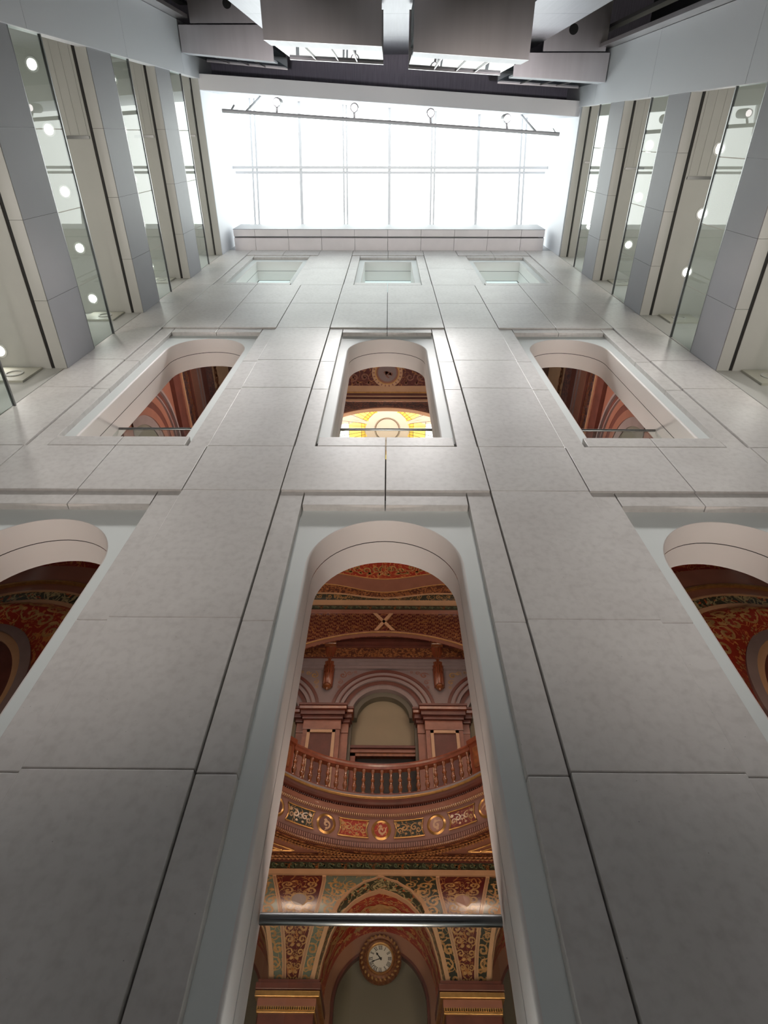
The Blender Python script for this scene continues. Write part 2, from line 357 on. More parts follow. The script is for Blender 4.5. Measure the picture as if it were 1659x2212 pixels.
# dark backing seen in the open joints (solid around the openings)
mb = MB()
def backing(x0, x1, z0, z1, y0=10.44): mb.box(x0, x1, y0, y0+0.2, z0, z1)
for s in (-1, 1):
    a, b = sorted((XC+s*3.42, XC+s*6.88)); backing(a, b, -4.85, 64.2)
    a, b = sorted((XC+s*13.72, XC+s*16.3)); backing(a, b, -4.85, 64.2)
mb.build('joint_backing', 'joint', wf)
mb = MB()
for bc in (-10.3, 0, 10.3):
    c = XC+bc
    for k, hd in enumerate(HEADS):
        top = SILLS[k+1] if k < 2 else 64.2
        mb.box(c-3.5, c+3.5, 10.61, 10.8, hd+0.05, top+0.1); mb.box(c-2.7, c+2.7, 10.45, 10.6, hd-0.78, hd+0.05)
        zb = -4.85 if k == 0 else SILLS[k]+0.1
        for s in (-1, 1):
            a, b = sorted((c+s*2.80, c+s*3.5)); mb.box(a, b, 10.51, 10.8, zb, hd+0.5)
mb.build('joint_backing', 'joint', wf)
# masonry core that carries the wall (visible as its rear face from the hall)
mb = MB()
mb.box(-22.5, XC-12.62, 10.82, 11.95, -4.85, 80); mb.box(XC+12.62, 22.5, 10.82, 11.95, -4.85, 80)
for s in (-1, 1):
    a, b = sorted((XC+s*2.32, XC+s*7.98)); mb.box(a, b, 10.82, 11.95, -4.85, 64.2)
for bc in (-10.3, 0, 10.3):
    c = XC+bc
    mb.box(c-2.32, c+2.32, 10.82, 11.95, 16.75, 20.1); mb.box(c-2.32, c+2.32, 10.82, 11.95, 36.6, 48.2); mb.box(c-2.32, c+2.32, 10.82, 11.95, 60.9, 64.2)
mb.box(XC-12.7, XC+12.7, 10.82, 11.95, 64.2, 80)
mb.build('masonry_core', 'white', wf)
# end strips beyond the outer piers, behind the gallery ends
B(-22.5, XC-16.32, 10.0, 10.8, -4.85, 64.2).build('end_strip', 'gceil', wf)
B(XC+16.52, 22.5, 10.0, 10.8, -4.85, 64.2).build('end_strip', 'gceil', wf)
B(-22.5, 22.5, 10.0, 10.8, 64.2, 80).build('upper_strip', 'white', wf)

# plaster recess and arch lining of each opening
def outline(c, zb, spring, r, n=28, rect=None):
    """points up the left jamb, over the arch, down the right jamb with outward normals"""
    P = []
    if rect is None:
        for z in (zb, (zb*2+spring)/3, (zb+spring*2)/3, spring-0.4): P.append((c-r, z, -1, 0))
        for i in range(n+1):
            t = PI-PI*i/n; P.append((c+r*math.cos(t), spring+r*math.sin(t), math.cos(t), math.sin(t)))
        for z in (spring-0.4, (zb+spring*2)/3, (zb*2+spring)/3, zb): P.append((c+r, z, 1, 0))
    else:
        P = [(c-r, zb, -1, 0), (c-r, rect, -1, 1), (c+r, rect, 1, 1), (c+r, zb, 1, 0)]
    return P
def strip(mb, P, sec):   # sweep section (offset outwards, y) along outline; sec may be a function of the index
    S = [sec(i) for i in range(len(P))]; k = len(S[0]); vs = []
    for (x, z, nx, nz), ss in zip(P, S):
        for o, y in ss: vs.append((x+nx*o, y, z+nz*o))
    fs = [(i*k+j, i*k+j+1, (i+1)*k+j+1, (i+1)*k+j) for i in range(len(P)-1) for j in range(k-1)]
    mb.add(vs, fs)
ti = 0
for bc in (-10.3, 0.0, 10.3):
    c = XC+bc
    for k, (zb, spring, head) in enumerate(((-4.85, 13.22, 16.0), (20.85, 32.62, 35.4), (49.0, None, 60.6))):
        ti += 1
        t = root('trim_%d' % ti, (c, 10.3, zb), kind='structure')
        r = 2.185; rect = None if spring else 59.6
        P = outline(c, zb, spring or 0, r, rect=rect)
        def bev(i, P=P, rect=rect):
            z = P[i][3]; q = 0.03 if rect else 0.055*(1-z)**2+0.02
            return [(q*(1-math.cos(a)), 10.5+q*(1-math.sin(a))) for a in [PI/2*j/5 for j in range(6)]][::-1] if False else \
                   [(q*(1-math.sin(a)), 10.3+q*(1-math.cos(a))) for a in [PI/2*j/5 for j in range(6)]]
        # flat recess panel: from outline (offset by bullnose radius) out to the stone jambs
        pm = MB(); n = len(P); vs = []
        for i, (x, z, nx, nz) in enumerate(P):
            q = bev(i)[0][0]; vs.append((x+nx*q, 10.3, z+nz*q))
        def outer(x, z):
            if spring is None: return (c+(2.78 if x > c else -2.78), 10.3, z if z < 55 else 61.6)
            if z <= spring: return (c+(2.78 if x > c else -2.78), 10.3, z)
            a = math.atan2(z-spring, x-c); hx, hz = 2.78, head+0.6-spring
            s_ = min(hx/max(abs(math.cos(a)), 1e-6), hz/max(abs(math.sin(a)), 1e-6)); return (c+s_*math.cos(a), 10.3, spring+s_*math.sin(a))
        ring = vs+[outer(p[0], p[1]) for p in P]
        pm.add(ring, [(i, i+1, n+i+1, n+i) for i in range(n-1)])
        pm.add([(c-2.78, 10.3, 0)]*0, [])
        if spring:   # close the two upper corners
            for s in (-1, 1):
                hz = head+0.6; pts = [outer(p[0], p[1]) for p in P if p[1] > spring and (p[0]-c)*s > 0]
                a = [q for q in pts if abs(q[0]-c) >= 2.779]; b = [q for q in pts if abs(q[2]-hz) < 1e-3]
                if a and b:
                    qa = max(a, key=lambda q: q[2]); qb = max(b, key=lambda q: abs(q[0]-c)); pm.add([qa, qb, (c+s*2.78, 10.3, hz)], [(0, 1, 2)])
        pm.build('recess_panel', 'plaster', t)
        a = MB(); strip(a, P, lambda i: bev(i)+[(0, 11.10)]); a.build('outer_lining', 'lining', t, smooth=True)
        a = MB(); strip(a, P, lambda i: [(0, 11.13), (0, 11.97), (0.12, 11.97)]); a.build('inner_lining', 'lining', t, smooth=True)
        a = MB(); strip(a, P, lambda i: [(0.02, 11.08), (0.02, 11.15)]); a.build('shadow_joint', 'joint', t)

# top storey windows: pale blind behind glass, its glow standing in for daylight
for i, bc in enumerate((-10.3, 0, 10.3)):
    c = XC+bc
    w = root('window_%d' % (i+2), (c, 12.2, 49), kind='structure')
    B(c-2.22, c+2.22, 12.12, 12.2, 48.9, 60.1).build('blind', 'blind', w)
    B(c-2.22, c+2.22, 11.98, 12.02, 48.9, 60.1).build('glass_pane', 'gglass', w)
    B(c-2.22, c+2.22, 11.92, 12.02, 54.4, 54.46).build('glazing_bar', 'mull', w)
# cornice soffit with tiles and a slim light slot
cs = root('trim_10', (0, 9, 64.2), kind='structure')
mb = MB(); n = 9; X0, X1 = -15.57, 15.55
xs = [X0]+[XC+(-13.35+3.33*i) for i in range(9)]+[X1]
for a, b in zip(xs[:-1], xs[1:]):
    mb.box(a+0.015, b-0.015, 8.86, 10.0, 64.2, 64.6); mb.box(a+0.015, b-0.015, 8.1, 8.72, 64.2, 64.6)
mb.build('soffit_tile', 'tile', cs)
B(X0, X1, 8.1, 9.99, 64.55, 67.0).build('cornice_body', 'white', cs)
B(X0+0.3, X1-0.6, 8.77, 8.80, 64.17, 64.5).build('light_slot', 'railsteel', cs)
B(X0, X1, 8.05, 8.1, 64.2, 68).build('cornice_edge', 'white', cs)

# ------------------------------------------------------------------ skylight
def skz(y): return 68.6+0.34*(8.6-y)
sk = root('window_1', (0, 3, 70), kind='structure')
mb = MB(); mb.add([(-16.3, 8.7, skz(8.7)+0.9), (16.6, 8.7, skz(8.7)+0.9), (16.6, -3.6, skz(-3.6)+0.9), (-16.3, -3.6, skz(-3.6)+0.9)], [(0, 1, 2, 3)])
mb.build('glass_pane', 'sglass', sk)
def rearY(x): return -3.1+1.9*(x+16.2)/32.6
for i, x in enumerate([-13.98, -9.19, -4.56, 0.02, 4.54, 9.16, 13.77]):
    y0, y1 = 8.7, rearY(x)+0.0
    fins = ((-0.22, 0.10), (0.22, 0.10)) if i in (0, 6) else (((-0.17, 0.09), (0.17, 0.09)) if i in (2, 4) else ((0.0, 0.15),))
    mb = MB()
    for dx, e in fins:
        a = x+dx
        mb.hexa([(a-e, y0, skz(y0)-.06), (a+e, y0, skz(y0)-.06), (a+e, y1, skz(y1)-.06), (a-e, y1, skz(y1)-.06), (a-e, y0, skz(y0)+.3), (a+e, y0, skz(y0)+.3), (a+e, y1, skz(y1)+.3), (a-e, y1, skz(y1)+.3)])
    mb.build('mullion', 'mullw', sk)
yp = 3.25
mb = MB(); mb.box(-16.2, 16.4, yp-0.36, yp-0.10, skz(yp)-0.14, skz(yp)+.1); mb.box(-16.0, 16.2, yp+0.10, yp+0.34, skz(yp)-0.14, skz(yp)+.1); mb.build('purlin', 'mullw', sk)
# rear curb beam, running at a slight angle
rb = root('trim_11', (0, -3, 61.4), kind='structure')
def rp(x, d, z): return (x, rearY(x)-d, z)
mb = MB(); mb.hexa([rp(-22, 1.1, 61.4), rp(22, 1.1, 61.4), rp(22, 0, 61.4), rp(-22, 0, 61.4), rp(-22, 1.1, 66), rp(22, 1.1, 66), rp(22, 0, 66), rp(-22, 0, 66)])
mb.build('beam_soffit', 'beam', rb)
mb = MB(); mb.hexa([rp(-22, 0.05, 61.42), rp(22, 0.05, 61.42), rp(22, -0.03, 61.42), rp(-22, -0.03, 61.42), rp(-22, 0.05, 75), rp(22, 0.05, 75), rp(22, -0.03, 75), rp(-22, -0.03, 75)])
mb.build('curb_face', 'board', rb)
# well walls above the top galleries
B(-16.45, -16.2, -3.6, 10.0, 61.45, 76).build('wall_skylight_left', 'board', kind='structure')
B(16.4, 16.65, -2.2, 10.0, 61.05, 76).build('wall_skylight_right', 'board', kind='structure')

# ------------------------------------------------------------------ side galleries
def gallery(side):
    s = -1 if side == 'left' else 1
    X = 16.2 if s < 0 else 16.4
    Z0, DZ, BH = (17.8, 10.9, 3.15) if s < 0 else (17.95, 10.68, 2.92)
    YN = -3.8 if s < 0 else -1.83
    def sb(mb, xa, xb, y0, y1, z0, z1):
        a, b = sorted((s*xa, s*xb)); return mb.box(a, b, y0, y1, z0, z1)
    lower = MB(); sb(lower, X, X+0.4, YN, 10.0, -4.85, Z0-7.75); lower.build('wall_%s' % side, 'lowerwall', kind='structure')
    JY = [6.7, 3.25, -0.2] if s < 0 else [7.0, 3.95, 0.95]
    for k in range(-1, 5):
        z = Z0+DZ*k
        lvl = ['below', 'lowest', 'second', 'third', 'fourth', 'top'][k+1]
        if k < 4:
            fl = root('trim_%d' % (20+(0 if s < 0 else 10)+k), (s*X, 3, z), kind='structure')
            ys = [10.0]+JY+[YN-2]; mb = MB()
            for a, b in zip(ys[:-1], ys[1:]):
                sb(mb, X, X+0.5, b+0.008, a-0.008, z, z+BH)
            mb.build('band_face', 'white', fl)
            mb = MB(); sb(mb, X+0.03, X+6, YN-2, 10.0, z+0.02, z+BH-0.05); mb.build('floor_slab', 'floor', fl)
            mb = MB()
            for a, b in zip(ys[:-1], ys[1:]): sb(mb, X+0.02, X+0.62, b+0.008, a-0.008, z-0.05, z+0.0)
            mb.build('soffit_lip', 'gceil', fl)
            mb = MB(); sb(mb, X+0.62, X+0.74, YN-2, 9.98, z-0.03, z+0.05); mb.build('ceiling_slot', 'slot', fl)
            mb = MB(); sb(mb, X+0.80, X+6, YN-2, 10.0, z-0.06, z+0.0); mb.build('gallery_ceiling', 'gceil', fl)
            mb = MB(); sb(mb, X+0.9, X+2.3, YN+3.95, YN+4.1, z-0.12, z-0.05); mb.build('ceiling_bar', 'railsteel', fl)
            mb = MB()
            for q in (0.95, 1.45, 1.95): sb(mb, X+q, X+q+0.22, YN-2, YN+3.9, z-0.085, z-0.05)
            mb.build('curtain_bulkhead', 'gceil', fl)
            # guard of glass standing on the band
            gh = 2.8 if s < 0 else 2.75
            z1 = z+BH
            g = root('glass_guard', (s*(X+0.06), 3, z1), 'glass guard with slim steel rail on the %s white band of the %s galleries' % (lvl, side), 'guard rail')
            yl = [9.95]+[j+0.05 for j in JY]+[YN-2]
            for a, b in zip(yl[:-1], yl[1:]):
                mb = MB(); sb(mb, X+0.04, X+0.09, b+0.02, a-0.02, z1+0.02, z1+gh); mb.build('glass_pane', 'gglass', g)
            mb = MB(); sb(mb, X+0.0, X+0.13, YN-2, 9.98, z1-0.02, z1+0.07); mb.build('bottom_channel', 'railsteel', g)
            mb = MB(); sb(mb, X+0.0, X+0.13, YN-2, 9.98, z1+gh, z1+gh+0.09); mb.build('top_rail', 'railsteel', g)
        else:
            fl = root('trim_%d' % (20+(0 if s < 0 else 10)+k), (s*X, 3, z), kind='structure')
            mb = MB(); sb(mb, X+0.02, X+0.62, YN-2, 10.0, z-0.05, z); mb.build('soffit_lip', 'gceil', fl)
            mb = MB(); sb(mb, X+0.62, X+0.74, YN-2, 9.98, z-0.03, z+0.05); mb.build('ceiling_slot', 'slot', fl)
            mb = MB(); sb(mb, X+0.80, X+6, YN-2, 10.0, z-0.06, z); mb.build('gallery_ceiling', 'gceil', fl)
            mb = MB(); sb(mb, X+0.26, X+6, YN-2, 10.0, z+0.05, z+0.6); mb.build('roof_slab', 'gceil', fl)
            mb = MB(); sb(mb, X+0.9, X+2.3, YN+3.95, YN+4.1, z-0.12, z-0.05); mb.build('ceiling_bar', 'railsteel', fl)
        # downlights in the ceiling (under band k)
        if 1 <= k:
            ylist = [9.08, 6.04, 2.95, -0.15, -3.1] if s < 0 else [10.2, 7.33, 4.05, 0.75]
            xl = 19.3 if s < 0 else 18.72
            for q, yy in enumerate(ylist):
                if yy > 9.8: continue
                far = ORD[len([v for v in ylist[:q] if v <= 9.8])]
                where = {1: 'lowest visible', 2: 'second', 3: 'third', 4: 'top'}[k]
                d = root('ceiling_downlight', (s*xl, yy, z-0.07), 'lit round downlight in the %s %s gallery ceiling, %s from the stone facade' % (where, side, far), 'ceiling light', 'gallery downlights')
                a = MB(); a.lathe([(0.36, 0), (0.36, -0.05), (0.27, -0.05), (0.27, 0)], (s*xl, yy, z-0.06), 20); a.build('trim_ring', 'lampring', d)
                a = MB(); a.lathe([(0.0, -0.03), (0.16, -0.035), (0.21, -0.02)], (s*xl, yy, z-0.06), 20); a.build('lens', 'lamp', d)
        # panel with a round plate at the end of each gallery
        if 1 <= k <= 3:
            pz = z-0.15
            p = root('end_panel', (s*(X+2.0), 9.95, pz-1.9), 'beige panel with round plate ending the %s %s gallery' % ({1: 'lowest visible', 2: 'second', 3: 'third'}[k], side), 'wall panel')
            a = MB(); sb(a, X+1.2, X+3.2, 9.9, 10.0, pz-1.9, pz); a.build('panel_board', 'panel', p)
            a = MB(); a.lathe([(0.42, 0.0), (0.42, 0.04), (0.33, 0.05), (0.33, 0.0)], (s*(X+2.1), 9.9, pz-0.95), 24, axis='y'); a.build('round_plate', 'gceil', p)
    mb = MB(); sb(mb, X+5.6, X+6, YN-2, 10.0, -4.85, 76); mb.build('wall_gallery_%s' % side, 'gwall', kind='structure')
    return YN
YL = gallery('left'); YR = gallery('right')
# white return walls behind the galleries' near ends
for s, X, Y0, Y1 in ((-1, 16.2, -7.2, -3.85), (1, 16.4, -5.25, -1.87)):
    nm = 'left' if s < 0 else 'right'
    t = root('wall_return_%s' % nm, (s*X, Y0, -4.85), kind='structure')
    mb = MB(); zs = [-4.85, 6, 14, 22, 33.3, 45.2, 57.0, 66.5]
    for a, b in zip(zs[:-1], zs[1:]):
        q = sorted((s*(X-0.12), s*(X+0.45))); mb.box(q[0], q[1], Y0, Y1, a+0.01, b-0.01)
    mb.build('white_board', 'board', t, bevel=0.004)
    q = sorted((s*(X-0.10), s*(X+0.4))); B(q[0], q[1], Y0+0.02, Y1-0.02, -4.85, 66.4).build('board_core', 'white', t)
    q = sorted((s*(X-1.0), s*(X+0.3))); B(q[0], q[1], Y0-0.25, Y0-0.02, -4.85, 57).build('steel_post', 'steel', t)
    q = sorted((s*(X-0.35), s*(X+0.3))); B(q[0], q[1], Y0-1.4, Y0-1.2, -4.85, 60).build('steel_post', 'railsteel', t)
# back part of the atrium: dark ceiling, dark rear wall
MB().hexa([(-23, -14, 66), (23, -14, 66), rp(23, 0.5, 66), rp(-23, 0.5, 66), (-23, -14, 66.5), (23, -14, 66.5), rp(23, 0.5, 66.5), rp(-23, 0.5, 66.5)]).build('ceiling', 'dark', kind='structure')
B(-23, 23, -14.4, -14, -4.85, 80).build('wall_back', 'lowerwall', kind='structure')
B(-23, -22.6, -14, 12, -4.85, 80).build('wall_outer_left', 'black', kind='structure')
B(22.6, 23, -14, 12, -4.85, 80).build('wall_outer_right', 'black', kind='structure')
B(-23, 23, -14, 12, -5.2, -4.85).build('floor', 'floor', kind='structure')

# steel-clad boxes and shafts under the dark ceiling
def steel_box(name, x0, x1, yf0, yf1, yb, z, zt, label, glassy=True):
    """soffit at z; front edge runs from (x0,yf0) to (x1,yf1)"""
    t = root(name, ((x0+x1)/2, (yf0+yf1)/2, z), label, 'steel box')
    def fy(x): return yf0+(yf1-yf0)*(x-x0)/(x1-x0)
    m = MB(); e = 0.0
    m.hexa([(x0, yb, z), (x1, yb, z), (x1, yf1, z), (x0, yf0, z), (x0, yb, z+0.12), (x1, yb, z+0.12), (x1, yf1, z+0.12), (x0, yf0, z+0.12)])
    m.build('steel_soffit', 'steel', t)
    h = zt-z; zs = z+h*0.24
    m = MB(); m.hexa([(x0, yf0-0.12, z+0.1), (x1, yf1-0.12, z+0.1), (x1, yf1, z+0.1), (x0, yf0, z+0.1), (x0, yf0-0.12, zs), (x1, yf1-0.12, zs), (x1, yf1, zs), (x0, yf0, zs)])
    m.build('bright_sill', 'brightsteel' if glassy else 'board', t)  # side boxes: white colour stands in for light caught by the steel
    m = MB(); a = x0+0.25*(x1-x0)*0.3
    m.hexa([(x0, yf0-0.2, zs), (x1, yf1-0.2, zs), (x1, yf1-0.1, zs), (x0, yf0-0.1, zs), (x0, yf0-0.2, zt-0.3), (x1, yf1-0.2, zt-0.3), (x1, yf1-0.1, zt-0.3), (x0, yf0-0.1, zt-0.3)])
    m.build('glass_front', 'fglass', t)
    m = MB()
    for q in (0.28, 0.52, 0.72):
        xx = x0+(x1-x0)*q; m.box(xx-0.03, xx+0.03, fy(xx)-0.12, fy(xx)-0.04, zs, zt-0.25)
    m.hexa([(x0+0.28*(x1-x0), fy(x0+0.28*(x1-x0))-0.15, zt-0.36), (x0+0.72*(x1-x0), fy(x0+0.72*(x1-x0))-0.15, zt-0.36), (x0+0.72*(x1-x0), fy(x0+0.72*(x1-x0)), zt-0.36), (x0+0.28*(x1-x0), fy(x0+0.28*(x1-x0)), zt-0.36)] +
           [(x0+0.28*(x1-x0), fy(x0+0.28*(x1-x0))-0.15, zt-0.2), (x0+0.72*(x1-x0), fy(x0+0.72*(x1-x0))-0.15, zt-0.2), (x0+0.72*(x1-x0), fy(x0+0.72*(x1-x0)), zt-0.2), (x0+0.28*(x1-x0), fy(x0+0.28*(x1-x0)), zt-0.2)])
    m.build('louvre_frame', 'steel', t)
    m = MB(); m.hexa([(x0, yb, zt-0.3), (x1, yb, zt-0.3), (x1, yf1, zt-0.3), (x0, yf0, zt-0.3), (x0, yb, zt), (x1, yb, zt), (x1, yf1, zt), (x0, yf0, zt)])
    m.build('top_tray', 'steel', t)
    m = MB()
    m.hexa([(x0+0.1, yb, z+0.12), (x1-0.1, yb, z+0.12), (x1-0.1, yf1-0.9, z+0.12), (x0+0.1, yf0-0.9, z+0.12), (x0+0.1, yb, zt-0.3), (x1-0.1, yb, zt-0.3), (x1-0.1, yf1-0.9, zt-0.3), (x0+0.1, yf0-0.9, zt-0.3)])
    m.build('inner_casing', 'casing', t)
    return t
steel_box('steel_box', -5.41, -0.34, -3.34, -3.12, -5.4, 32, 40.2, 'brushed steel box with glazed louvred front, the left one of the middle pair overhead')
steel_box('steel_box', 1.02, 6.04, -2.93, -2.65, -5.4, 32, 40.2, 'brushed steel box with glazed louvred front, the right one of the middle pair overhead')
t = steel_box('steel_box', -16.0, -8.96, -5.2, -4.63, -6.85, 57, 64.6, 'brushed steel box against the left white return wall', False)
t = steel_box('steel_box', 9.23, 16.2, -3.55, -3.19, -4.95, 54.6, 62.3, 'brushed steel box against the right white return wall', False)
for nm, x0, x1, y0, y1, z, hx, hy in (('left', -15.1, -8.4, -10.0, -6.95, 57.1, -12.15, -8.1), ('right', 11.3, 15.9, -9.5, -5.05, 54.8, 13.34, -6.32)):
    t = root('steel_plate', ((x0+x1)/2, (y0+y1)/2, z), 'steel plate with a round hole beside the %s return wall' % nm, 'steel plate')
    B(x0, x1, y0, y1, z, z+0.2).build('plate', 'steel', t)
    m = MB(); m.disc((hx, hy, z-0.012), 0.33, 20, flip=True); m.build('round_hole', 'slot', t)
for nm, x0, x1 in (('left', -8.15, -4.0), ('middle', -1.4, 2.2), ('right', 7.4, 11.2)):
    t = root('steel_shaft', ((x0+x1)/2, -5.8, -4.85), 'bright steel-clad shaft, the %s one of the three rising to the dark ceiling' % nm, 'shaft')
    m = MB(); zz = -4.85
    while zz < 62:
        z2 = min(zz+9.5, 63); m.box(x0, x1, -6.0, -5.6, zz+0.015, z2-0.015); zz = z2
    m.build('cladding', 'brightsteel', t)
    B(x0+0.05, x1-0.05, -5.98, -5.63, -4.85, 63).build('core', 'steel', t)
# track of spotlights under the skylight's rear edge
t = root('lighting_track', (0.2, -0.7, 58), 'long thin spotlight track crossing the skylight near its rear edge', 'light track')
pa, pb = Vector((-13.69, -1.52, 58)), Vector((14.11, 0.09, 58))
MB().tube([pa, pb], 0.14, 10).build('track_tube', 'mull', t)
for q, (x, y) in enumerate(((-11.8, -2.55), (12.2, -1.25))):
    yy = pa.y+(pb.y-pa.y)*(x-pa.x)/(pb.x-pa.x)
    MB().tube([(x, yy, 58.0), (x, rearY(x), 65.8)], 0.10, 8).build('bracket', 'mull', t)
MB().tube([(13.9, 0.09, 58.1), (13.9, -0.3, 59.5)], 0.04).build('end_clip', 'mull', t); MB().tube([(-13.0, -1.5, 58.1), (-12.9, -1.9, 59.0)], 0.08).build('end_clip', 'mull', t)
for q, (x, y) in enumerate(((-9.24, -1.35), (-2.89, -0.98), (3.41, -0.62), (9.75, -0.25))):
    d = root('track_spotlight', (x, y, 58), 'glowing spotlight on the skylight track, %s from the left' % ORD[q], 'spotlight', 'track spotlights')
    a = MB(); a.tube([(x, y-0.05, 58.1), (x-0.02, y-0.45, 58.5)], 0.09, 8); a.build('arm', 'mull', d)
    a = MB(); a.lathe([(0.12, 1.6), (0.34, 1.5), (0.36, 0.3), (0.32, 0.0), (0.30, 0.0), (0.34, 0.3)], (x, y-0.75, 58.3), 16); a.build('lamp_head', 'mull', d)
    a = MB(); a.lathe([(0.0, -0.06), (0.2, -0.04), (0.25, 0.03)], (x, y-0.75, 58.3), 14); a.build('lens', 'lampw', d)

# ------------------------------------------------------------------ guard rails in the facade openings
def guard(name, c, z, yy, x0, x1, label, h, rr):
    t = root(name, (c, yy, z), label, 'guard rail')
    MB().tube([(x0, yy, z+h), (x1, yy, z+h)], rr, 14).build('handrail', 'railsteel', t, smooth=True)
    B(x0+0.02, x1-0.02, yy-0.025, yy+0.025, z+0.02, z+h-0.02).build('glass_pane', 'gglass', t)
    B(x0+0.02, x1-0.02, yy-0.06, yy+0.06, z-0.02, z+0.1).build('base_channel', 'railsteel', t)
guard('balcony_guard', XC, 1.5, 11.7, XC-2.15, XC+2.13, 'steel handrail on clear glass across the tall central arch, in front of the clock', 3.28, 0.10)
guard('balcony_guard', XC-10.3, 21.2, 11.6, XC-12.48, XC-8.15, 'steel handrail on clear glass in the upper left arched opening', 3.78, 0.06)
guard('balcony_guard', XC, 21.2, 11.6, XC-2.15, XC+2.13, 'steel handrail on clear glass in the upper middle opening, under the glass dome', 3.78, 0.06)
guard('balcony_guard', XC+10.3, 21.2, 11.6, XC+8.15, XC+12.48, 'steel handrail on clear glass in the upper right arched opening', 3.78, 0.06)
# ------------------------------------------------------------------ painted hall behind the facade
XH = -0.30
# shell that closes the hall
B(-30, 30, 12.21, 48, 0.9, 1.5).build('floor_hall', 'floor', kind='structure')
B(-30.5, -30, 12.2, 48, 0.9, 62).build('wall_hall_left', 'shell', kind='structure')
B(30, 30.5, 12.2, 48, 0.9, 62).build('wall_hall_right', 'shell', kind='structure')
B(-30, 30, 48, 48.5, 0.9, 62).build('wall_hall_back', 'shell', kind='structure')
B(-30, 30, 12.2, 48, 62, 62.4).build('ceiling_hall', 'shell', kind='structure')
mb = MB(); mb.box(-30, -22.5, 10.9, 12.15, -4.85, 62); mb.box(22.5, 30, 10.9, 12.15, -4.85, 62); mb.build('wall_hall_front', 'shell', kind='structure')

# painted scrollwork: spirals of thin brushed ribbon laid on a surface map f(u, v) -> (x, y, z)
def scroll(mb, f, cu, cv, r, turns=1.35, hand=1, a0=0.0, w=0.16, n=22, tail=1.6):
    pts = []
    for i in range(n+1):
        q = i/n; rr = r*(0.12+0.88*q); a = a0+hand*turns*2*PI*(1-q); pts.append((cu+rr*math.cos(a), cv+rr*math.sin(a)))
    px, py = pts[-1]; qx, qy = pts[-2]; dx, dy = (px-qx), (py-qy); l = math.hypot(dx, dy) or 1; dx /= l; dy /= l
    for i in range(1, 6): pts.append((px+dx*r*tail*i/5*0.6, py+dy*r*tail*i/5*0.6+0.12*r*math.sin(i)))
    vs = []
    for i, (x, y) in enumerate(pts):
        a, b = pts[max(i-1, 0)], pts[min(i+1, len(pts)-1)]; tx, ty = b[0]-a[0], b[1]-a[1]; l = math.hypot(tx, ty) or 1
        ww = w*r*(0.5+0.8*math.sin(PI*min(1, i/len(pts)+0.08))); nx, ny = -ty/l*ww, tx/l*ww
        vs += [tuple(f(x+nx, y+ny)), tuple(f(x-nx, y-ny))]
    mb.add(vs, [(2*i, 2*i+1, 2*i+3, 2*i+2) for i in range(len(pts)-1)])
    for i in range(3, len(pts)-1, 4):   # leaves along the stem
        x, y = pts[i]; a, b = pts[i-1], pts[i+1]; an = math.atan2(b[1]-a[1], b[0]-a[0])+hand*(-0.9); leaf(mb, f, x, y, an, r*0.42, r*0.13)
def leaf(mb, f, x, y, a, l, w):
    c, s = math.cos(a), math.sin(a)
    P = [(0, 0), (l*.35, w), (l*.75, w*.7), (l, 0), (l*.75, -w*.7), (l*.35, -w)]
    mb.add([tuple(f(x+p*c-q*s, y+p*s+q*c)) for p, q in P], [(0, 1, 2, 3, 4, 5)])
def flower(mb, f, x, y, r, n=6, a0=0.0):
    for k in range(n):
        a = a0+2*PI*k/n; leaf(mb, f, x+0.3*r*math.cos(a), y+0.3*r*math.sin(a), a, r*0.7, r*0.55/n*2.2)
def spray(mb, f, x, y, r, up=PI/2):
    for k in range(-2, 3): leaf(mb, f, x, y, up+k*0.45, r*(1-0.12*abs(k)), r*0.16)

# ---- cove vault with painted pendentives over the far arcade
def cy(z):   # cove profile: depth at height z
    q = max(0.0, min(1.0, (z-12.5)/4.7)); return 36.55+2.0*math.sqrt(max(0, 1-q*q))
def hwA(z):  # half width of the lunette cut at height z
    T = [(12.5, 3.66), (13.9, 3.40), (15.2, 3.02), (16.3, 2.38), (16.8, 1.75), (17.1, 0.95), (17.22, 0.0)]
    if z <= 12.5: return 3.66
    for (a, p), (b, q) in zip(T[:-1], T[1:]):
        if z <= b: return p+(q-p)*(z-a)/(b-a)
    return 0.0
def hwP(z): return 0.42+1.04*(max(0, (z-12.5)/4.7))**1.6
PZ = [12.5+4.7*math.sin(PI/2*i/22) for i in range(23)]
def zat(v): return 12.5+4.7*math.sin(PI/2*v)
def covep(x, z, h=0.0):
    t = math.asin(max(0, min(1, (z-12.5)/4.7))); return (x, 36.55+(2.0-h)*math.cos(t), 12.5+(4.7-h)*math.sin(t))
PER = 4.78
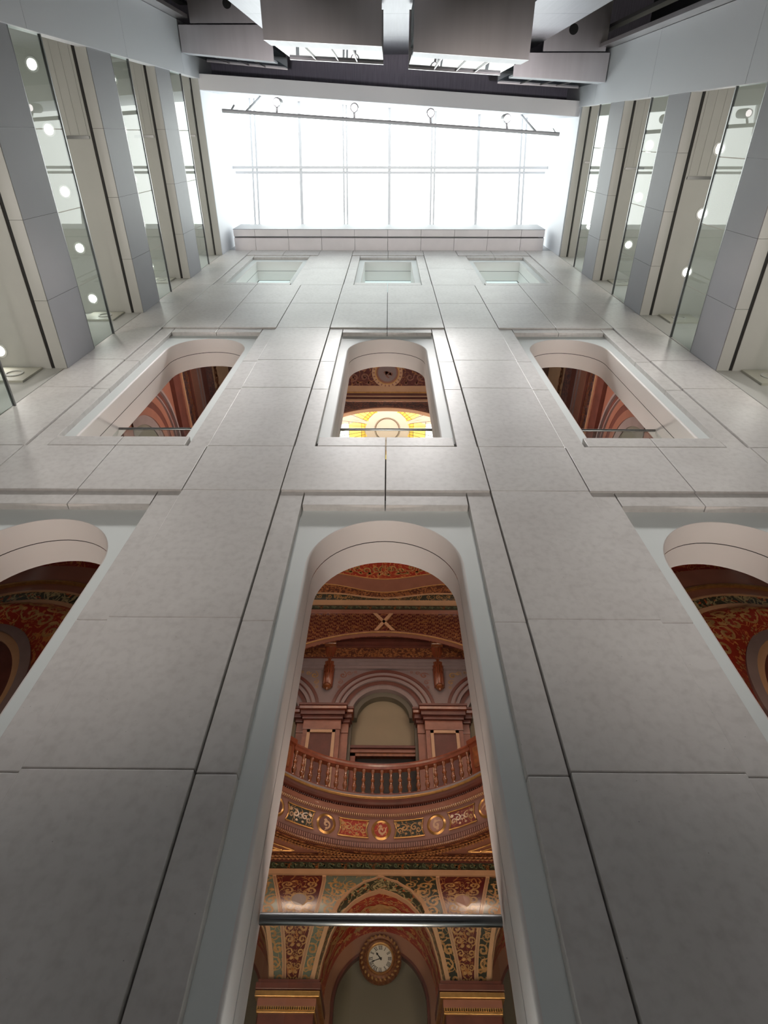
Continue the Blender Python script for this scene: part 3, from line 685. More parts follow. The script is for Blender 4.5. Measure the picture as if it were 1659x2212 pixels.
for pi_, (k, lab) in enumerate(((-3, ''), (-1, 'left'), (1, 'right'), (3, ''))):
    xp = XH+k*PER
    v = root('vault_pendentive', (xp, 38, 12.5), ('painted pendentive with scrollwork rising from the %s capital beside the clock arch' % lab) if lab else None)
    
    if not lab: v['kind'] = 'structure'
    v['kind'] = 'structure'
    inner = 'darkred'
    mb = MB(); mb.grid(lambda a, b: covep(xp+(2*a-1)*hwP(zat(b)), zat(b)), 8, 22); mb.build('centre_panel', inner, v, smooth=True)
    for s in (-1, 1):
        g = 'teal' if (k, s) in ((-1, 1), (-1, -1)) else 'darkgreen'
        def sp(a, b, s=s, h=0.0):
            z = zat(b); x0 = hwP(z); x1 = PER-hwA(z); return covep(xp+s*(x0+(x1-x0)*a), z, h)
        mb = MB(); mb.grid(sp, 8, 22); mb.build('side_panel', g, v, smooth=True)
        om = MB()
        for j in range(9):
            b = 0.05+0.095*j; z = zat(b); wdt = (PER-hwA(z))-hwP(z); L = 8.2
            def fm(u, w_, s=s): 
                z_ = 12.5+4.7*math.sin(max(0, min(PI/2, w_/4.9))); return covep(xp+s*u, z_, 0.025)
            wv = b*PI/2*4.9; cu = hwP(z)+wdt*0.5
            scroll(om, fm, cu+(0.12 if j % 2 else -0.12)*wdt, wv, min(0.42, 0.14+wdt*0.2), hand=1 if j % 2 else -1, a0=j*1.3, w=0.13)
            if wdt > 1.3: scroll(om, fm, cu+wdt*0.28, wv+0.1, min(0.36, wdt*0.16), hand=-1 if j % 2 else 1, a0=j*0.8+2, w=0.13); spray(om, fm, cu-wdt*0.3, wv+0.1, 0.3)
        om.build('painted_scrolls', 'orn', v)
        # ribs: between centre and side panel, and along the lunette edge
        rm = MB(); rm.slab(lambda a, b: covep(xp+s*(hwP(zat(b))-0.11+0.22*a), zat(b), 0.06), 2, 22, lambda a, b: covep(xp+s*(hwP(zat(b))-0.11+0.22*a), zat(b), -0.02)); rm.build('rib', 'cream', v, smooth=True)
        rm = MB()
        for q in (-0.03, 0.03): rm.slab(lambda a, b: covep(xp+s*(hwP(zat(b))+q-0.008+0.016*a), zat(b), 0.07), 1, 22, lambda a, b: covep(xp+s*(hwP(zat(b))+q-0.008+0.016*a), zat(b), 0.05))
        rm.build('rib_line', 'maroon', v)
    om = MB()
    def fc(u, w_): 
        z_ = 12.5+4.7*math.sin(max(0, min(PI/2, w_/4.9))); return covep(xp+u, z_, 0.025)
    for j in range(10):
        w_ = 0.35+0.66*j; hw = hwP(12.5+4.7*math.sin(min(PI/2, w_/4.9))); 
        if w_ > 6.9: break
        for s in (-1, 1): scroll(om, fc, s*hw*0.5, w_, min(0.34, hw*0.36), hand=s, a0=(PI/2)+s*0.6+j, w=0.14); spray(om, fc, s*hw*0.22, w_+0.3, 0.22, PI/2-s*0.5)
        flower(om, fc, 0, w_, 0.16, 6, j)
    om.build('painted_scrolls', 'orn', v)
    mb = MB(); Q = [(0.52*math.cos(2*PI*i/28), 4.9+0.56*math.sin(2*PI*i/28)) for i in range(28)]
    mb.add([tuple(covep(xp+u, 12.5+4.7*math.sin(w_/4.9), 0.05)) for u, w_ in Q], [tuple(range(28))]); mb.build('portrait_roundel', 'orn', v)
    mb = MB(); mb.add([tuple(covep(xp+u*0.82, 12.5+4.7*math.sin((4.9+(w_-4.9)*0.82)/4.9), 0.07)) for u, w_ in Q], [tuple(range(28))]); mb.build('roundel_field', 'brown' if k > 0 else 'mauve', v)
# lunette vaults: loft from the cove edge to the wall arch
def arcA(t):   # t 0..1 left springing to right springing
    if t <= 0.5: z = zat(min(1, t*2)); s = -1
    else: z = zat(min(1, (1-t)*2)); s = 1
    return Vector((s*hwA(z), cy(z), z))
def arcB(t):
    a = PI-PI*t; return Vector((3.25*math.cos(a), 41.6, 12.6+3.75*math.sin(a)**0.9))
for k, lab in ((-2, 'left'), (0, 'middle'), (2, 'right')):
    xc = XH+k*PER
    v = root('lunette_vault', (xc, 39, 12.5), {'left': 'painted arched vault at the left edge of the lower hall, beside the left pendentive', 'middle': 'pointed red painted vault over the arch with the round clock', 'right': 'painted arched vault at the right edge of the lower hall, beside the right pendentive'}[lab], 'painted vault', None, 'structure')
    def P(t, w, h=0.0):
        p = arcA(t).lerp(arcB(t), w); c = Vector((0, 39.5, 12.8)); d = (c-p); d.y = 0
        return p+Vector((xc, 0, 0))+(d.normalized()*h if d.length else d)
    def bandv(name, m_, w0, w1, h=0.0):
        mb = MB(); mb.grid(lambda a, b: P(a, w0+(w1-w0)*b, h), 56, 4); mb.build(name, m_, v, smooth=True)
    bandv('red_vault_field', 'redpaint', 0.26, 1.0)
    bandv('floral_border', 'floral', 0.02, 0.22, 0.03)
    mb = MB(); mb.slab(lambda a, b: P(a, 0.20+0.07*b, 0.10), 56, 1, lambda a, b: P(a, 0.20+0.07*b, -0.02)); mb.build('inner_rib', 'cream', v, smooth=True)
    # rib standing on the cove edge
    def E_(a, b, h):
        p = arcA(a); n = (arcA(min(1, a+0.01))-arcA(max(0, a-0.01))); n = Vector((-n.z, 0, n.x)).normalized(); q = p+n*(0.24*b-0.04)
        return Vector((xc+q.x, q.y-h, q.z))
    mb = MB(); mb.slab(lambda a, b: E_(a, b, 0.07), 60, 1, lambda a, b: E_(a, b, -0.25)); mb.build('edge_rib', 'cream', v, smooth=True)
    om = MB()
    def fl(u, w_):
        t = 0.5+u/8.0; return P(max(0, min(1, t)), max(0.28, min(0.98, w_)), 0.03)
    def fl2(u, w_): return fl(u, 0.3+w_*0.22)
    for j in range(-5, 6):
        if j: scroll(om, fl2, j*0.62, 1.1, 0.5, hand=1 if j > 0 else -1, a0=PI*(j < 0), w=0.15); spray(om, fl2, j*0.62+0.2, 2.2, 0.5, PI/2)
        flower(om, fl2, j*0.5, 0.45, 0.2, 6)
    spray(om, fl2, 0, 0.8, 0.9); spray(om, fl2, 0, 1.7, 0.8, -PI/2)
    om.build('painted_scrolls', 'orn', v)
    # wall face with peach arch band, inner arch and grey-green panel
    B(xc-PER, xc+PER, 42.05, 42.6, 1.5, 18).build('lunette_wall', 'greenwall', v)
    MB().archband(xc, 12.7, 2.72, 3.9, 41.60, 42.05, 44).build('arch_band', 'peach', v, smooth=True)
    MB().archband(xc, 12.7, 2.66, 2.80, 41.52, 42.05, 44).build('arch_edge', 'maroon', v, smooth=True)
    for s in (-1, 1):
        a, b = sorted((xc+s*2.72, xc+s*4.0)); B(a, b, 41.6, 42.05, 1.5, 12.7).build('arch_jamb', 'peach', v)
        a, b = sorted((xc+s*2.66, xc+s*2.80)); B(a, b, 41.52, 42.05, 1.5, 12.7).build('arch_edge', 'maroon', v)
# capitals and piers under the pendentives
for k in (-3, -1, 1, 3):
    xp = XH+k*PER; sd = 'left' if k < 0 else 'right'
    c = root('arcade_pier', (xp, 38.5, 1.5), kind='structure')
    for nm, hw, yf, z0, z1, m_ in (('abacus', 1.70, 37.30, 12.02, 12.32, 'maroon'), ('abacus', 1.62, 37.42, 12.32, 12.5, 'maroon'), ('gilt_ovolo', 1.68, 37.34, 11.72, 11.98, 'gold'), ('fascia', 1.52, 37.50, 11.34, 11.72, 'brown'),
                               ('gilt_bead', 1.50, 37.50, 11.10, 11.24, 'gold'), ('neck', 1.42, 37.60, 10.55, 11.16, 'maroon'), ('shaft', 1.22, 37.75, 1.5, 10.55, 'cream'), ('shaft', 1.30, 37.70, 10.42, 10.58, 'maroon')):
        B(xp-hw, xp+hw, yf, 42.0, z0, z1).build(nm, m_, c, bevel=0.01)
    mb = MB(); n = 26
    for i in range(n): x = xp-1.46+2.92*i/(n-1); mb.box(x-0.035, x+0.035, 37.44, 37.55, 11.22, 11.36)
    mb.build('dentil_course', 'gold', c)
# wall clock
cx, cz = XH-0.02, 14.85
ck = root('wall_clock', (cx, 41.4, cz), 'round wall clock with carved bronze frame and roman numerals showing about twenty to eleven', 'clock')
mb = MB(); mb.lathe([(0.78, 0.0), (0.80, 0.22), (0.90, 0.30), (1.02, 0.22), (1.14, 0.30), (1.24, 0.18), (1.28, 0.0)], (cx, 41.5, cz), 48, axis='y')
mb.build('carved_frame', 'clockframe', ck, smooth=True)
mb = MB()
for q in range(28):
    a = 2*PI*q/28; x, z = cx+1.08*math.cos(a), cz+1.08*math.sin(a)
    leaf(mb, lambda u, w_: (u, 41.17, w_), x-0.05*math.cos(a+.7), z-0.05*math.sin(a+.7), a+0.7, 0.2, 0.06)
mb.build('leaf_carving', 'gold', ck)
MB().lathe([(0.70, 0.10), (0.72, 0.26), (0.78, 0.30), (0.83, 0.22)], (cx, 41.5, cz), 48, axis='y').build('gilt_bezel', 'gold', ck, smooth=True)
MB().disc((cx, 41.38, cz), 0.74, 48, axis='y').build('dial', 'clockface', ck)
NUM = ['XII', 'I', 'II', 'III', 'IIII', 'V', 'VI', 'VII', 'VIII', 'IX', 'X', 'XI']
for i, s_ in enumerate(NUM):
    a = PI/2-2*PI*i/12; ca, sa = math.cos(a), math.sin(a); mb = MB(); H, wds = 0.19, {'I': 0.05, 'V': 0.11, 'X': 0.11}
    tot = sum(wds[ch] for ch in s_)+0.012*(len(s_)-1); x = -tot/2; rr = 0.56
    def place(u, w_, y=41.365): return (cx+ca*(rr+w_)+sa*u, y, cz+sa*(rr+w_)-ca*u)
    def stroke(u0, w0, u1, w1, th):
        dx, dy = u1-u0, w1-w0; l = math.hypot(dx, dy); nx, ny = -dy/l*th/2, dx/l*th/2
        mb.add([place(u0+nx, w0+ny), place(u0-nx, w0-ny), place(u1-nx, w1-ny), place(u1+nx, w1+ny)], [(0, 1, 2, 3)])
    for ch in s_:
        wd = wds[ch]
        if ch == 'I': stroke(x+wd/2, -H/2, x+wd/2, H/2, 0.030)
        if ch == 'V': stroke(x+0.015, H/2, x+wd/2, -H/2, 0.032); stroke(x+wd-0.015, H/2, x+wd/2, -H/2, 0.014)
        if ch == 'X': stroke(x+0.015, H/2, x+wd-0.015, -H/2, 0.032); stroke(x+wd-0.015, H/2, x+0.015, -H/2, 0.014)
        x += wd+0.012
    stroke(-tot/2, H/2, tot/2, H/2, 0.014); stroke(-tot/2, -H/2, tot/2, -H/2, 0.014)
    mb.build('numeral', 'clockblack', ck)
for nm, ang, ln, wd in (('hour_hand', PI/2+PI*0.222, 0.40, 0.035), ('minute_hand', PI/2+2*PI*(1-42/60.), 0.58, 0.022)):
    c_, s_ = math.cos(ang), math.sin(ang)
    def hp(u, w_, y): return (cx+c_*u-s_*w_, y, cz+s_*u+c_*w_)
    Q = [(-0.1, -wd), (ln*0.6, -wd*0.6), (ln*0.7, -wd*1.9), (ln, 0), (ln*0.7, wd*1.9), (ln*0.6, wd*0.6), (-0.1, wd)]
    mb = MB(); mb.add([hp(u, w_, 41.33) for u, w_ in Q]+[hp(u, w_, 41.35) for u, w_ in Q], [tuple(range(7)), tuple(range(7, 14))[::-1]]+[(i, (i+1) % 7, 7+(i+1) % 7, 7+i) for i in range(7)])
    mb.build(nm, 'clockblack', ck)
MB().lathe([(0.0, 0.06), (0.05, 0.05), (0.05, 0)], (cx, 41.36, cz), 14, axis='y').build('centre_cap', 'clockblack', ck)

# ---- straight bands over the cove and the flat soffit around the round opening
ft = root('frieze_band', (XH, 36.5, 17.2), kind='structure')
B(-16, 16, 36.38, 37.0, 17.22, 17.50).build('cream_fillet', 'cream', ft)
B(-16, 16, 36.46, 37.0, 17.50, 17.92).build('floral_frieze', 'garland', ft)
GARLANDS = []
def garland(par, x0, x1, f, zc, h, step):
    mb, fo, go = MB(), MB(), MB(); x = x0; k = 0
    while x < x1:
        scroll(mb, f, x, zc+0.12*h, h*0.30, 1.2, 1 if k % 2 else -1, k, 0.22); spray(mb, f, x+step*0.35, zc-0.1*h, h*0.45, 0.3+PI*(k % 2)); leaf(mb, f, x+step*0.15, zc, 0.2, step*0.5, h*0.10); leaf(go, f, x+step*0.5, zc+0.15*h, PI-0.3, step*0.4, h*0.05)
        if k % 3 == 0:
            for du, dv in ((0, 0), (0.34*h, 0.18*h), (-0.36*h, 0.1*h), (0.1*h, -0.28*h)): flower(fo, f, x+step*0.6+du, zc+dv, h*0.24, 6, k+du)
        x += step; k += 1
    mb.build('painted_garland', 'sage', par); fo.build('painted_flowers', 'orange', par); go.build('painted_tendrils', 'orn', par)
B(-16, 16, 36.32, 37.0, 17.92, 18.04).build('maroon_fillet', 'maroon', ft)
mb = MB(); mb.grid(lambda a, b: (-16+32*a, 36.32-0.62*b, 18.03+0.02*b), 1, 1); mb.build('leaf_soffit_band', 'carved', ft)
def leafrow(mb, n, P0, dirv, side, l, w):
    for i in range(n): pass
lf = MB()
for i in range(-40, 41):
    for j in range(2):
        x = XH+i*0.26+(0.13 if j else 0); s = 1 if i > 0 else -1
        if abs(x) > 10.3: continue
        y0 = 36.28-0.29*j
        lf.add([(x-s*0.10, y0, 18.02), (x+s*0.05, y0-0.03, 17.92), (x+s*0.17, y0-0.17, 17.98), (x+s*0.05, y0-0.29, 17.92)], [(0, 1, 2, 3)])
lf.build('laurel_leaves', 'leafgold', ft)
RC = (XH, 26.8, 0)
def ringP(th, r, z): return (RC[0]+r*math.sin(th), RC[1]+r*math.cos(th), z)
A0, A1 = -1.25, 1.25
# flat soffit plate with a round hole
mb = MB(); n = 72
vs = []; 
for i in range(n+1):
    th = -PI/2+PI*i/n; vs.append(ringP(th, 9.35, 18.10))
    s_ = min(16/max(abs(math.sin(th)), 1e-6), (36.0-26.8)/max(math.cos(th), 1e-6)) if math.cos(th) > 0 else 16/abs(math.sin(th))
    s_ = max(s_, 9.36); vs.append(ringP(th, s_, 18.10))
mb.add(vs, [(2*i, 2*i+2, 2*i+3, 2*i+1) for i in range(n)]); mb.build('corner_soffit', 'brown', ft)
mb = MB()
for s in (-1, 1):
    for e, m_ in ((0.55, 0), (0.95, 0)):
        P_ = []
        for i in range(14):
            th = s*(0.42+0.75*i/13); P_.append(Vector(ringP(th, 9.45+e, 18.04)))
        P_ = [p for p in P_ if p.y < 35.5]
        if len(P_) > 2: mb.tube(P_, 0.045, 6)
        if P_: mb.tube([(P_[0].x, 35.55-e*0.2, 18.05), (s*15, 35.55-e*0.2, 18.05)], 0.045, 6)
mb.build('gilt_panel_moulding', 'gold', ft)
# ring: carved leaf band, egg moulding, painted frieze, dentil cornice
rg = root('ring_cornice', (RC[0], RC[1], 18.0), 'curved cornice with painted panels and round medallions under the balustrade', 'cornice')
garland(ft, XH-9.2, XH+9.2, lambda u, w_: (u, 36.44, w_), 17.71, 0.40, 0.56)
MB().sweep([(0.50, 0.0), (0.50, 0.12), (0.02, 0.14), (0.02, 0.04)], 8.85, (RC[0], RC[1], 18.02), A0, A1, 90).build('leaf_ring', 'carved', rg, smooth=True)
lf = MB()
for i in range(-52, 53):
    th = i*0.0225; s = 1 if i > 0 else -1
    for j in range(2):
        r = 9.33-0.24*j; th_ = th+(0.011 if j else 0)
        lf.add([ringP(th_-s*0.010, r-0.1, 18.02), ringP(th_+s*0.004, r, 17.92), ringP(th_+s*0.016, r-0.13, 17.98), ringP(th_+s*0.004, r-0.24, 17.92)], [(0, 1, 2, 3)])
lf.build('laurel_leaves', 'leafgold', rg)
MB().sweep([(0, 0), (0.28, 0), (0.28, 0.5), (0.12, 0.5), (0.04, 0.34), (0.0, 0.2)], 8.62, (RC[0], RC[1], 18.08), A0, A1, 90).build('lower_moulding', 'maroon', rg, smooth=True)
mb = MB()
for i in range(-75, 76):
    th = i*0.0165; a, b = th-0.0045, th+0.0045
    mb.hexa([ringP(a, 8.74, 18.2), ringP(b, 8.74, 18.2), ringP(b, 8.56, 18.2), ringP(a, 8.56, 18.2), ringP(a, 8.74, 18.44), ringP(b, 8.74, 18.44), ringP(b, 8.56, 18.44), ringP(a, 8.56, 18.44)])
mb.build('egg_moulding', 'frieze', rg)
mb = MB()
for i in range(-90, 91):
    th = i*0.0138; a, b = th-0.004, th+0.004
    mb.hexa([ringP(a, 8.74, 18.07), ringP(b, 8.74, 18.07), ringP(b, 8.60, 18.07), ringP(a, 8.60, 18.07), ringP(a, 8.74, 18.17), ringP(b, 8.74, 18.17), ringP(b, 8.60, 18.17), ringP(a, 8.60, 18.17)])
mb.build('bead_row', 'leafgold', rg)
def fr(z): return 8.80-0.10*(z-18.55)/1.65
mb = MB(); mb.grid(lambda a, b: ringP(A0+(A1-A0)*a, fr(18.5+1.75*b), 18.5+1.75*b), 90, 3); mb.build('frieze_face', 'frieze', rg, smooth=True)
def onfr(u, z, h=0.02): th = u/8.7; return ringP(th, fr(z)-h, z)
for i in range(-3, 4):
    u0 = i*0.39*8.7
    mb = MB(); Q = 30
    mb.add([onfr(u0+0.60*math.cos(2*PI*k/Q), 19.36+0.60*math.sin(2*PI*k/Q), 0.02) for k in range(Q)]+[onfr(u0+0.50*math.cos(2*PI*k/Q), 19.36+0.50*math.sin(2*PI*k/Q), 0.10) for k in range(Q)]+[onfr(u0+0.42*math.cos(2*PI*k/Q), 19.36+0.42*math.sin(2*PI*k/Q), 0.03) for k in range(Q)],
           [(k, (k+1) % Q, Q+(k+1) % Q, Q+k) for k in range(Q)]+[(Q+k, Q+(k+1) % Q, 2*Q+(k+1) % Q, 2*Q+k) for k in range(Q)])
    fm_ = mb.build('medallion_frame', 'gold', rg, smooth=True)
    mb = MB(); mb.add([onfr(u0+0.45*math.cos(2*PI*k/Q), 19.36+0.45*math.sin(2*PI*k/Q), 0.035) for k in range(Q)], [tuple(range(Q))]); mb.build('medallion_field', 'panelred' if i == 0 else ('maroon' if i < 0 else 'brown'), fm_)
    mb = MB(); ff = lambda u, w_: onfr(u0+u, 19.36+w_, 0.05)
    scroll(mb, ff, 0.02, -0.04, 0.24, 1.1, 1 if i % 2 else -1, 1.2*i, 0.2); spray(mb, ff, -0.05, 0.12, 0.2); spray(mb, ff, 0.05, -0.2, 0.18, -PI/2); mb.build('medallion_figure', 'cream' , fm_)
for i in range(-3, 3):
    u0 = (i+0.5)*0.39*8.7; hw, hh = 0.93, 0.50
    g = 'panelgreen'
    if i == 1: g = 'paneldark'
    if i == -1: g = 'panelred'
    def pe(a, b):   # frame with concave ends
        x = (2*a-1); z = (2*b-1); return (x*(hw-0.14*(1-z*z)), z*hh)
    mb = MB(); mb.grid(lambda a, b: onfr(u0+pe(a, b)[0], 19.36+pe(a, b)[1], 0.03), 14, 8)
    pn = mb.build('frieze_panel', g, rg)
    mb = MB(); L_ = [(-1+2*k/14, -1) for k in range(15)]+[(1, -1+2*k/8) for k in range(1, 9)]+[(1-2*k/14, 1) for k in range(1, 15)]+[(-1, 1-2*k/8) for k in range(1, 9)]
    mb.tube([onfr(u0+x*(hw-0.14*(1-z*z)), 19.36+z*hh, 0.05) for x, z in L_], 0.045, 6, cap=False); mb.build('panel_frame', 'gold', pn, smooth=True)
    mb = MB(); ff = lambda u, w_: onfr(u0+u, 19.36+w_, 0.045)
    for s in (-1, 1):
        scroll(mb, ff, s*0.30, 0.05, 0.2, 1.2, s, PI/2, 0.17); scroll(mb, ff, s*0.58, -0.1, 0.17, 1.2, -s, 0, 0.17); spray(mb, ff, s*0.62, 0.15, 0.22, PI/2-s*.5); spray(mb, ff, s*0.2, -0.35, 0.16, PI/2)
    flower(mb, ff, 0, 0, 0.2, 8); mb.build('panel_scrolls', 'orn', pn)
# upper cornice with two dentil rows and a gilt nosing
MB().sweep([(0.35, 0), (-0.02, 0), (-0.10, 0.12), (-0.16, 0.30), (0.35, 0.30)], 8.62, (RC[0], RC[1], 20.22), A0, A1, 90).build('bed_moulding', 'brown', rg, smooth=True)
MB().sweep([(0.6, 0), (0.0, 0), (-0.12, 0.10), (-0.16, 0.26), (0.6, 0.26)], 8.28, (RC[0], RC[1], 20.66), A0, A1, 90).build('corona', 'maroon', rg, smooth=True)
for nm, rr, z0, z1, st, m_ in (('dentil', 8.50, 20.10, 20.20, 0.0150, 'cream'), ('dentil', 8.42, 20.52, 20.66, 0.0165, 'maroon')):
    mb = MB()
    for i in range(int(-1.2/st), int(1.2/st)+1):
        th = i*st; a, b = th-st*0.27, th+st*0.27
        mb.hexa([ringP(a, rr+0.15, z0), ringP(b, rr+0.15, z0), ringP(b, rr, z0), ringP(a, rr, z0), ringP(a, rr+0.15, z1), ringP(b, rr+0.15, z1), ringP(b, rr, z1), ringP(a, rr, z1)])
    mb.build('dentil_row', m_, rg)
mb = MB(); mb.tube([ringP(A0+(A1-A0)*i/90, 8.12, 21.0) for i in range(91)], 0.085, 10); mb.build('gilt_nosing', 'gold', rg, smooth=True)
MB().sweep([(0, 0), (7, 0), (7, 0.25), (0, 0.25)], 8.16, (RC[0], RC[1], 21.0), A0, A1, 60).build('balcony_floor', 'mauve', rg)
# balustrade
bl = root('balustrade', (RC[0], RC[1]+8.45, 21.25), 'curved mahogany balustrade with turned balusters round the balcony opening', 'balustrade')
TH = 0.74
MB().sweep([(-0.16, 0), (0.16, 0), (0.16, 0.14), (-0.16, 0.14)], 8.42, (RC[0], RC[1], 21.25), -TH, TH, 60).build('plinth_rail', 'woodred', bl, smooth=True)
hr_ = MB().sweep([(-0.20, 0), (0.2, 0), (0.25, 0.10), (0.25, 0.34), (0.15, 0.42), (-0.15, 0.42), (-0.28, 0.36), (-0.28, 0.26), (-0.20, 0.18)], 8.42, (RC[0], RC[1], 23.05), -TH, TH, 60).build('handrail', 'woodred', bl, smooth=True)
prof = [(0.10, 0), (0.13, 0.02), (0.13, 0.12), (0.08, 0.16), (0.10, 0.24), (0.15, 0.40), (0.155, 0.50), (0.11, 0.66), (0.075, 0.74), (0.11, 0.78), (0.075, 0.82), (0.13, 0.94), (0.135, 1.02), (0.085, 1.12), (0.07, 1.20), (0.105, 1.24), (0.07, 1.28), (0.09, 1.45), (0.14, 1.56), (0.15, 1.68)]
bal = None
for i in range(-10, 11):
    th = i*0.0705; p = ringP(th, 8.42, 21.38)
    if bal is None:
        bal = MB().lathe(prof, p, 14).build('baluster', 'amber', bl, smooth=True); p0 = Vector(W(*p))
    else:
        c = bal.copy(); COL.objects.link(c); c.parent = bl; c.location = W(*p)-p0
for s in (-1, 1):
    th0, th1 = s*0.745, s*0.90
    mb = MB()
    q = lambda th, r, z: ringP(th, r, z)
    mb.hexa([q(th0, 8.7, 21.25), q(th1, 8.7, 21.25), q(th1, 8.2, 21.25), q(th0, 8.2, 21.25), q(th0, 8.7, 23.3), q(th1, 8.7, 23.3), q(th1, 8.2, 23.3), q(th0, 8.2, 23.3)])
    pd = mb.build('pedestal', 'woodred', bl)
    mb = MB(); t0, t1 = th0+s*0.03, th1-s*0.03
    mb.hexa([q(t0, 8.25, 21.6), q(t1, 8.25, 21.6), q(t1, 8.14, 21.6), q(t0, 8.14, 21.6), q(t0, 8.25, 23.0), q(t1, 8.25, 23.0), q(t1, 8.14, 23.0), q(t0, 8.14, 23.0)])
    mb.build('raised_panel', 'amber', pd)
    mb = MB(); t0, t1 = th0-s*0.012, th1+s*0.012
    mb.hexa([q(t0, 8.8, 23.3), q(t1, 8.8, 23.3), q(t1, 8.08, 23.3), q(t0, 8.08, 23.3), q(t0, 8.8, 23.62), q(t1, 8.8, 23.62), q(t1, 8.08, 23.62), q(t0, 8.08, 23.62)])
    mb.build('cap', 'woodred', pd)

# ---- upper storey wall behind the balustrade
uw = root('wall_upper_hall', (XH, 40, 21), kind='structure')
YW = 40.0
B(-16, 16, 41.1, 41.5, 21, 45).build('niche_wall', 'olive', uw)
# spandrel wall pieces: solid between the arches
ac = [XH-9.6, XH, XH+9.6]
def spandrel(xc0, xc1, z0, z1, r):
    # wall between two arch centres, above springing
    mb = MB(); n = 24; a = []; 
    for i in range(n+1):
        t = PI/2*i/n; a.append((xc0+r*math.sin(PI/2-t) if False else xc0+r*math.cos(t), z0+r*math.sin(t)))
    b = [(xc1-(x-xc0), z) for x, z in a]
    front = [(x, YW, z) for x, z in a]; fb = [(x, YW, z) for x, z in b]
    topa = [(min(x, (xc0+xc1)/2), YW, z1) for x, z in a]
    vs = front+fb; N = n+1
    mid = (xc0+xc1)/2
    fs = [(i, i+1, N+i+1, N+i) for i in range(n)]
    mb.add(vs, fs)
    mb.add([(xc0, YW, z0+r), (xc1, YW, z0+r), (xc1, YW, z1), (xc0, YW, z1)], [(0, 1, 2, 3)])
    mb.add([(x, YW, z) for x, z in a]+[(x, YW+1.1, z) for x, z in a], [(i, i+1, N+i+1, N+i) for i in range(n)])
    mb.add([(x, YW, z) for x, z in b]+[(x, YW+1.1, z) for x, z in b], [(i, i+1, N+i+1, N+i) for i in range(n)])
    return mb
for i, (a, b) in enumerate(((ac[0], ac[1]), (ac[1], ac[2]))):
    spandrel(a, b, 31.3, 36.1, 3.0).build('spandrel_wall', 'mauve', uw)
for s in (-1, 1):   # painted spandrel fields
    for inner in (True, False):
        m_ = 'mauve' if inner else 'brown'
        mb = MB(); xa = XH+s*(4.2 if inner else 5.4)
        def sf(u, w_): return (u, YW-0.03, w_)
        om = MB(); base = XH if inner else XH+s*9.6; d = s if inner else -s
        for (du, dz, r) in ((3.55, 4.05, 0.32), (3.0, 4.3, 0.22), (3.75, 3.3, 0.24), (2.45, 4.42, 0.15), (3.85, 2.75, 0.16)):
            scroll(om, sf, base+d*du, 31.3+dz, r, 1.3, s, du*2, 0.14)
        om.build('painted_scrolls', 'pinkst' if inner else 'orn', uw)
for c_, nm in zip(ac, 'lmr'):
    for r0, r1, y0, m_ in ((4.10, 4.36, 39.62, 'maroon'), (3.80, 4.10, 39.70, 'mauve'), (3.70, 3.80, 39.66, 'maroon'), (3.40, 3.70, 39.78, 'mauve'), (3.05, 3.40, 39.95, 'maroon'), (2.62, 3.05, 40.05, 'mauve')):
        MB().archband(c_, 31.3, r0, r1, y0, 41.1 if r0 < 3.1 else 40.1, 44).build('archivolt', m_, uw, smooth=True)
    B(c_-3.05, c_-2.55, 40.2, 41.1, 21, 31.3).build('niche_jamb', 'greenwall', uw); B(c_+2.55, c_+3.05, 40.2, 41.1, 21, 31.3).build('niche_jamb', 'greenwall', uw)
    MB().archband(c_, 31.3, 2.18, 2.62, 40.5, 41.1, 44).build('niche_reveal', 'greenwall', uw, smooth=True)
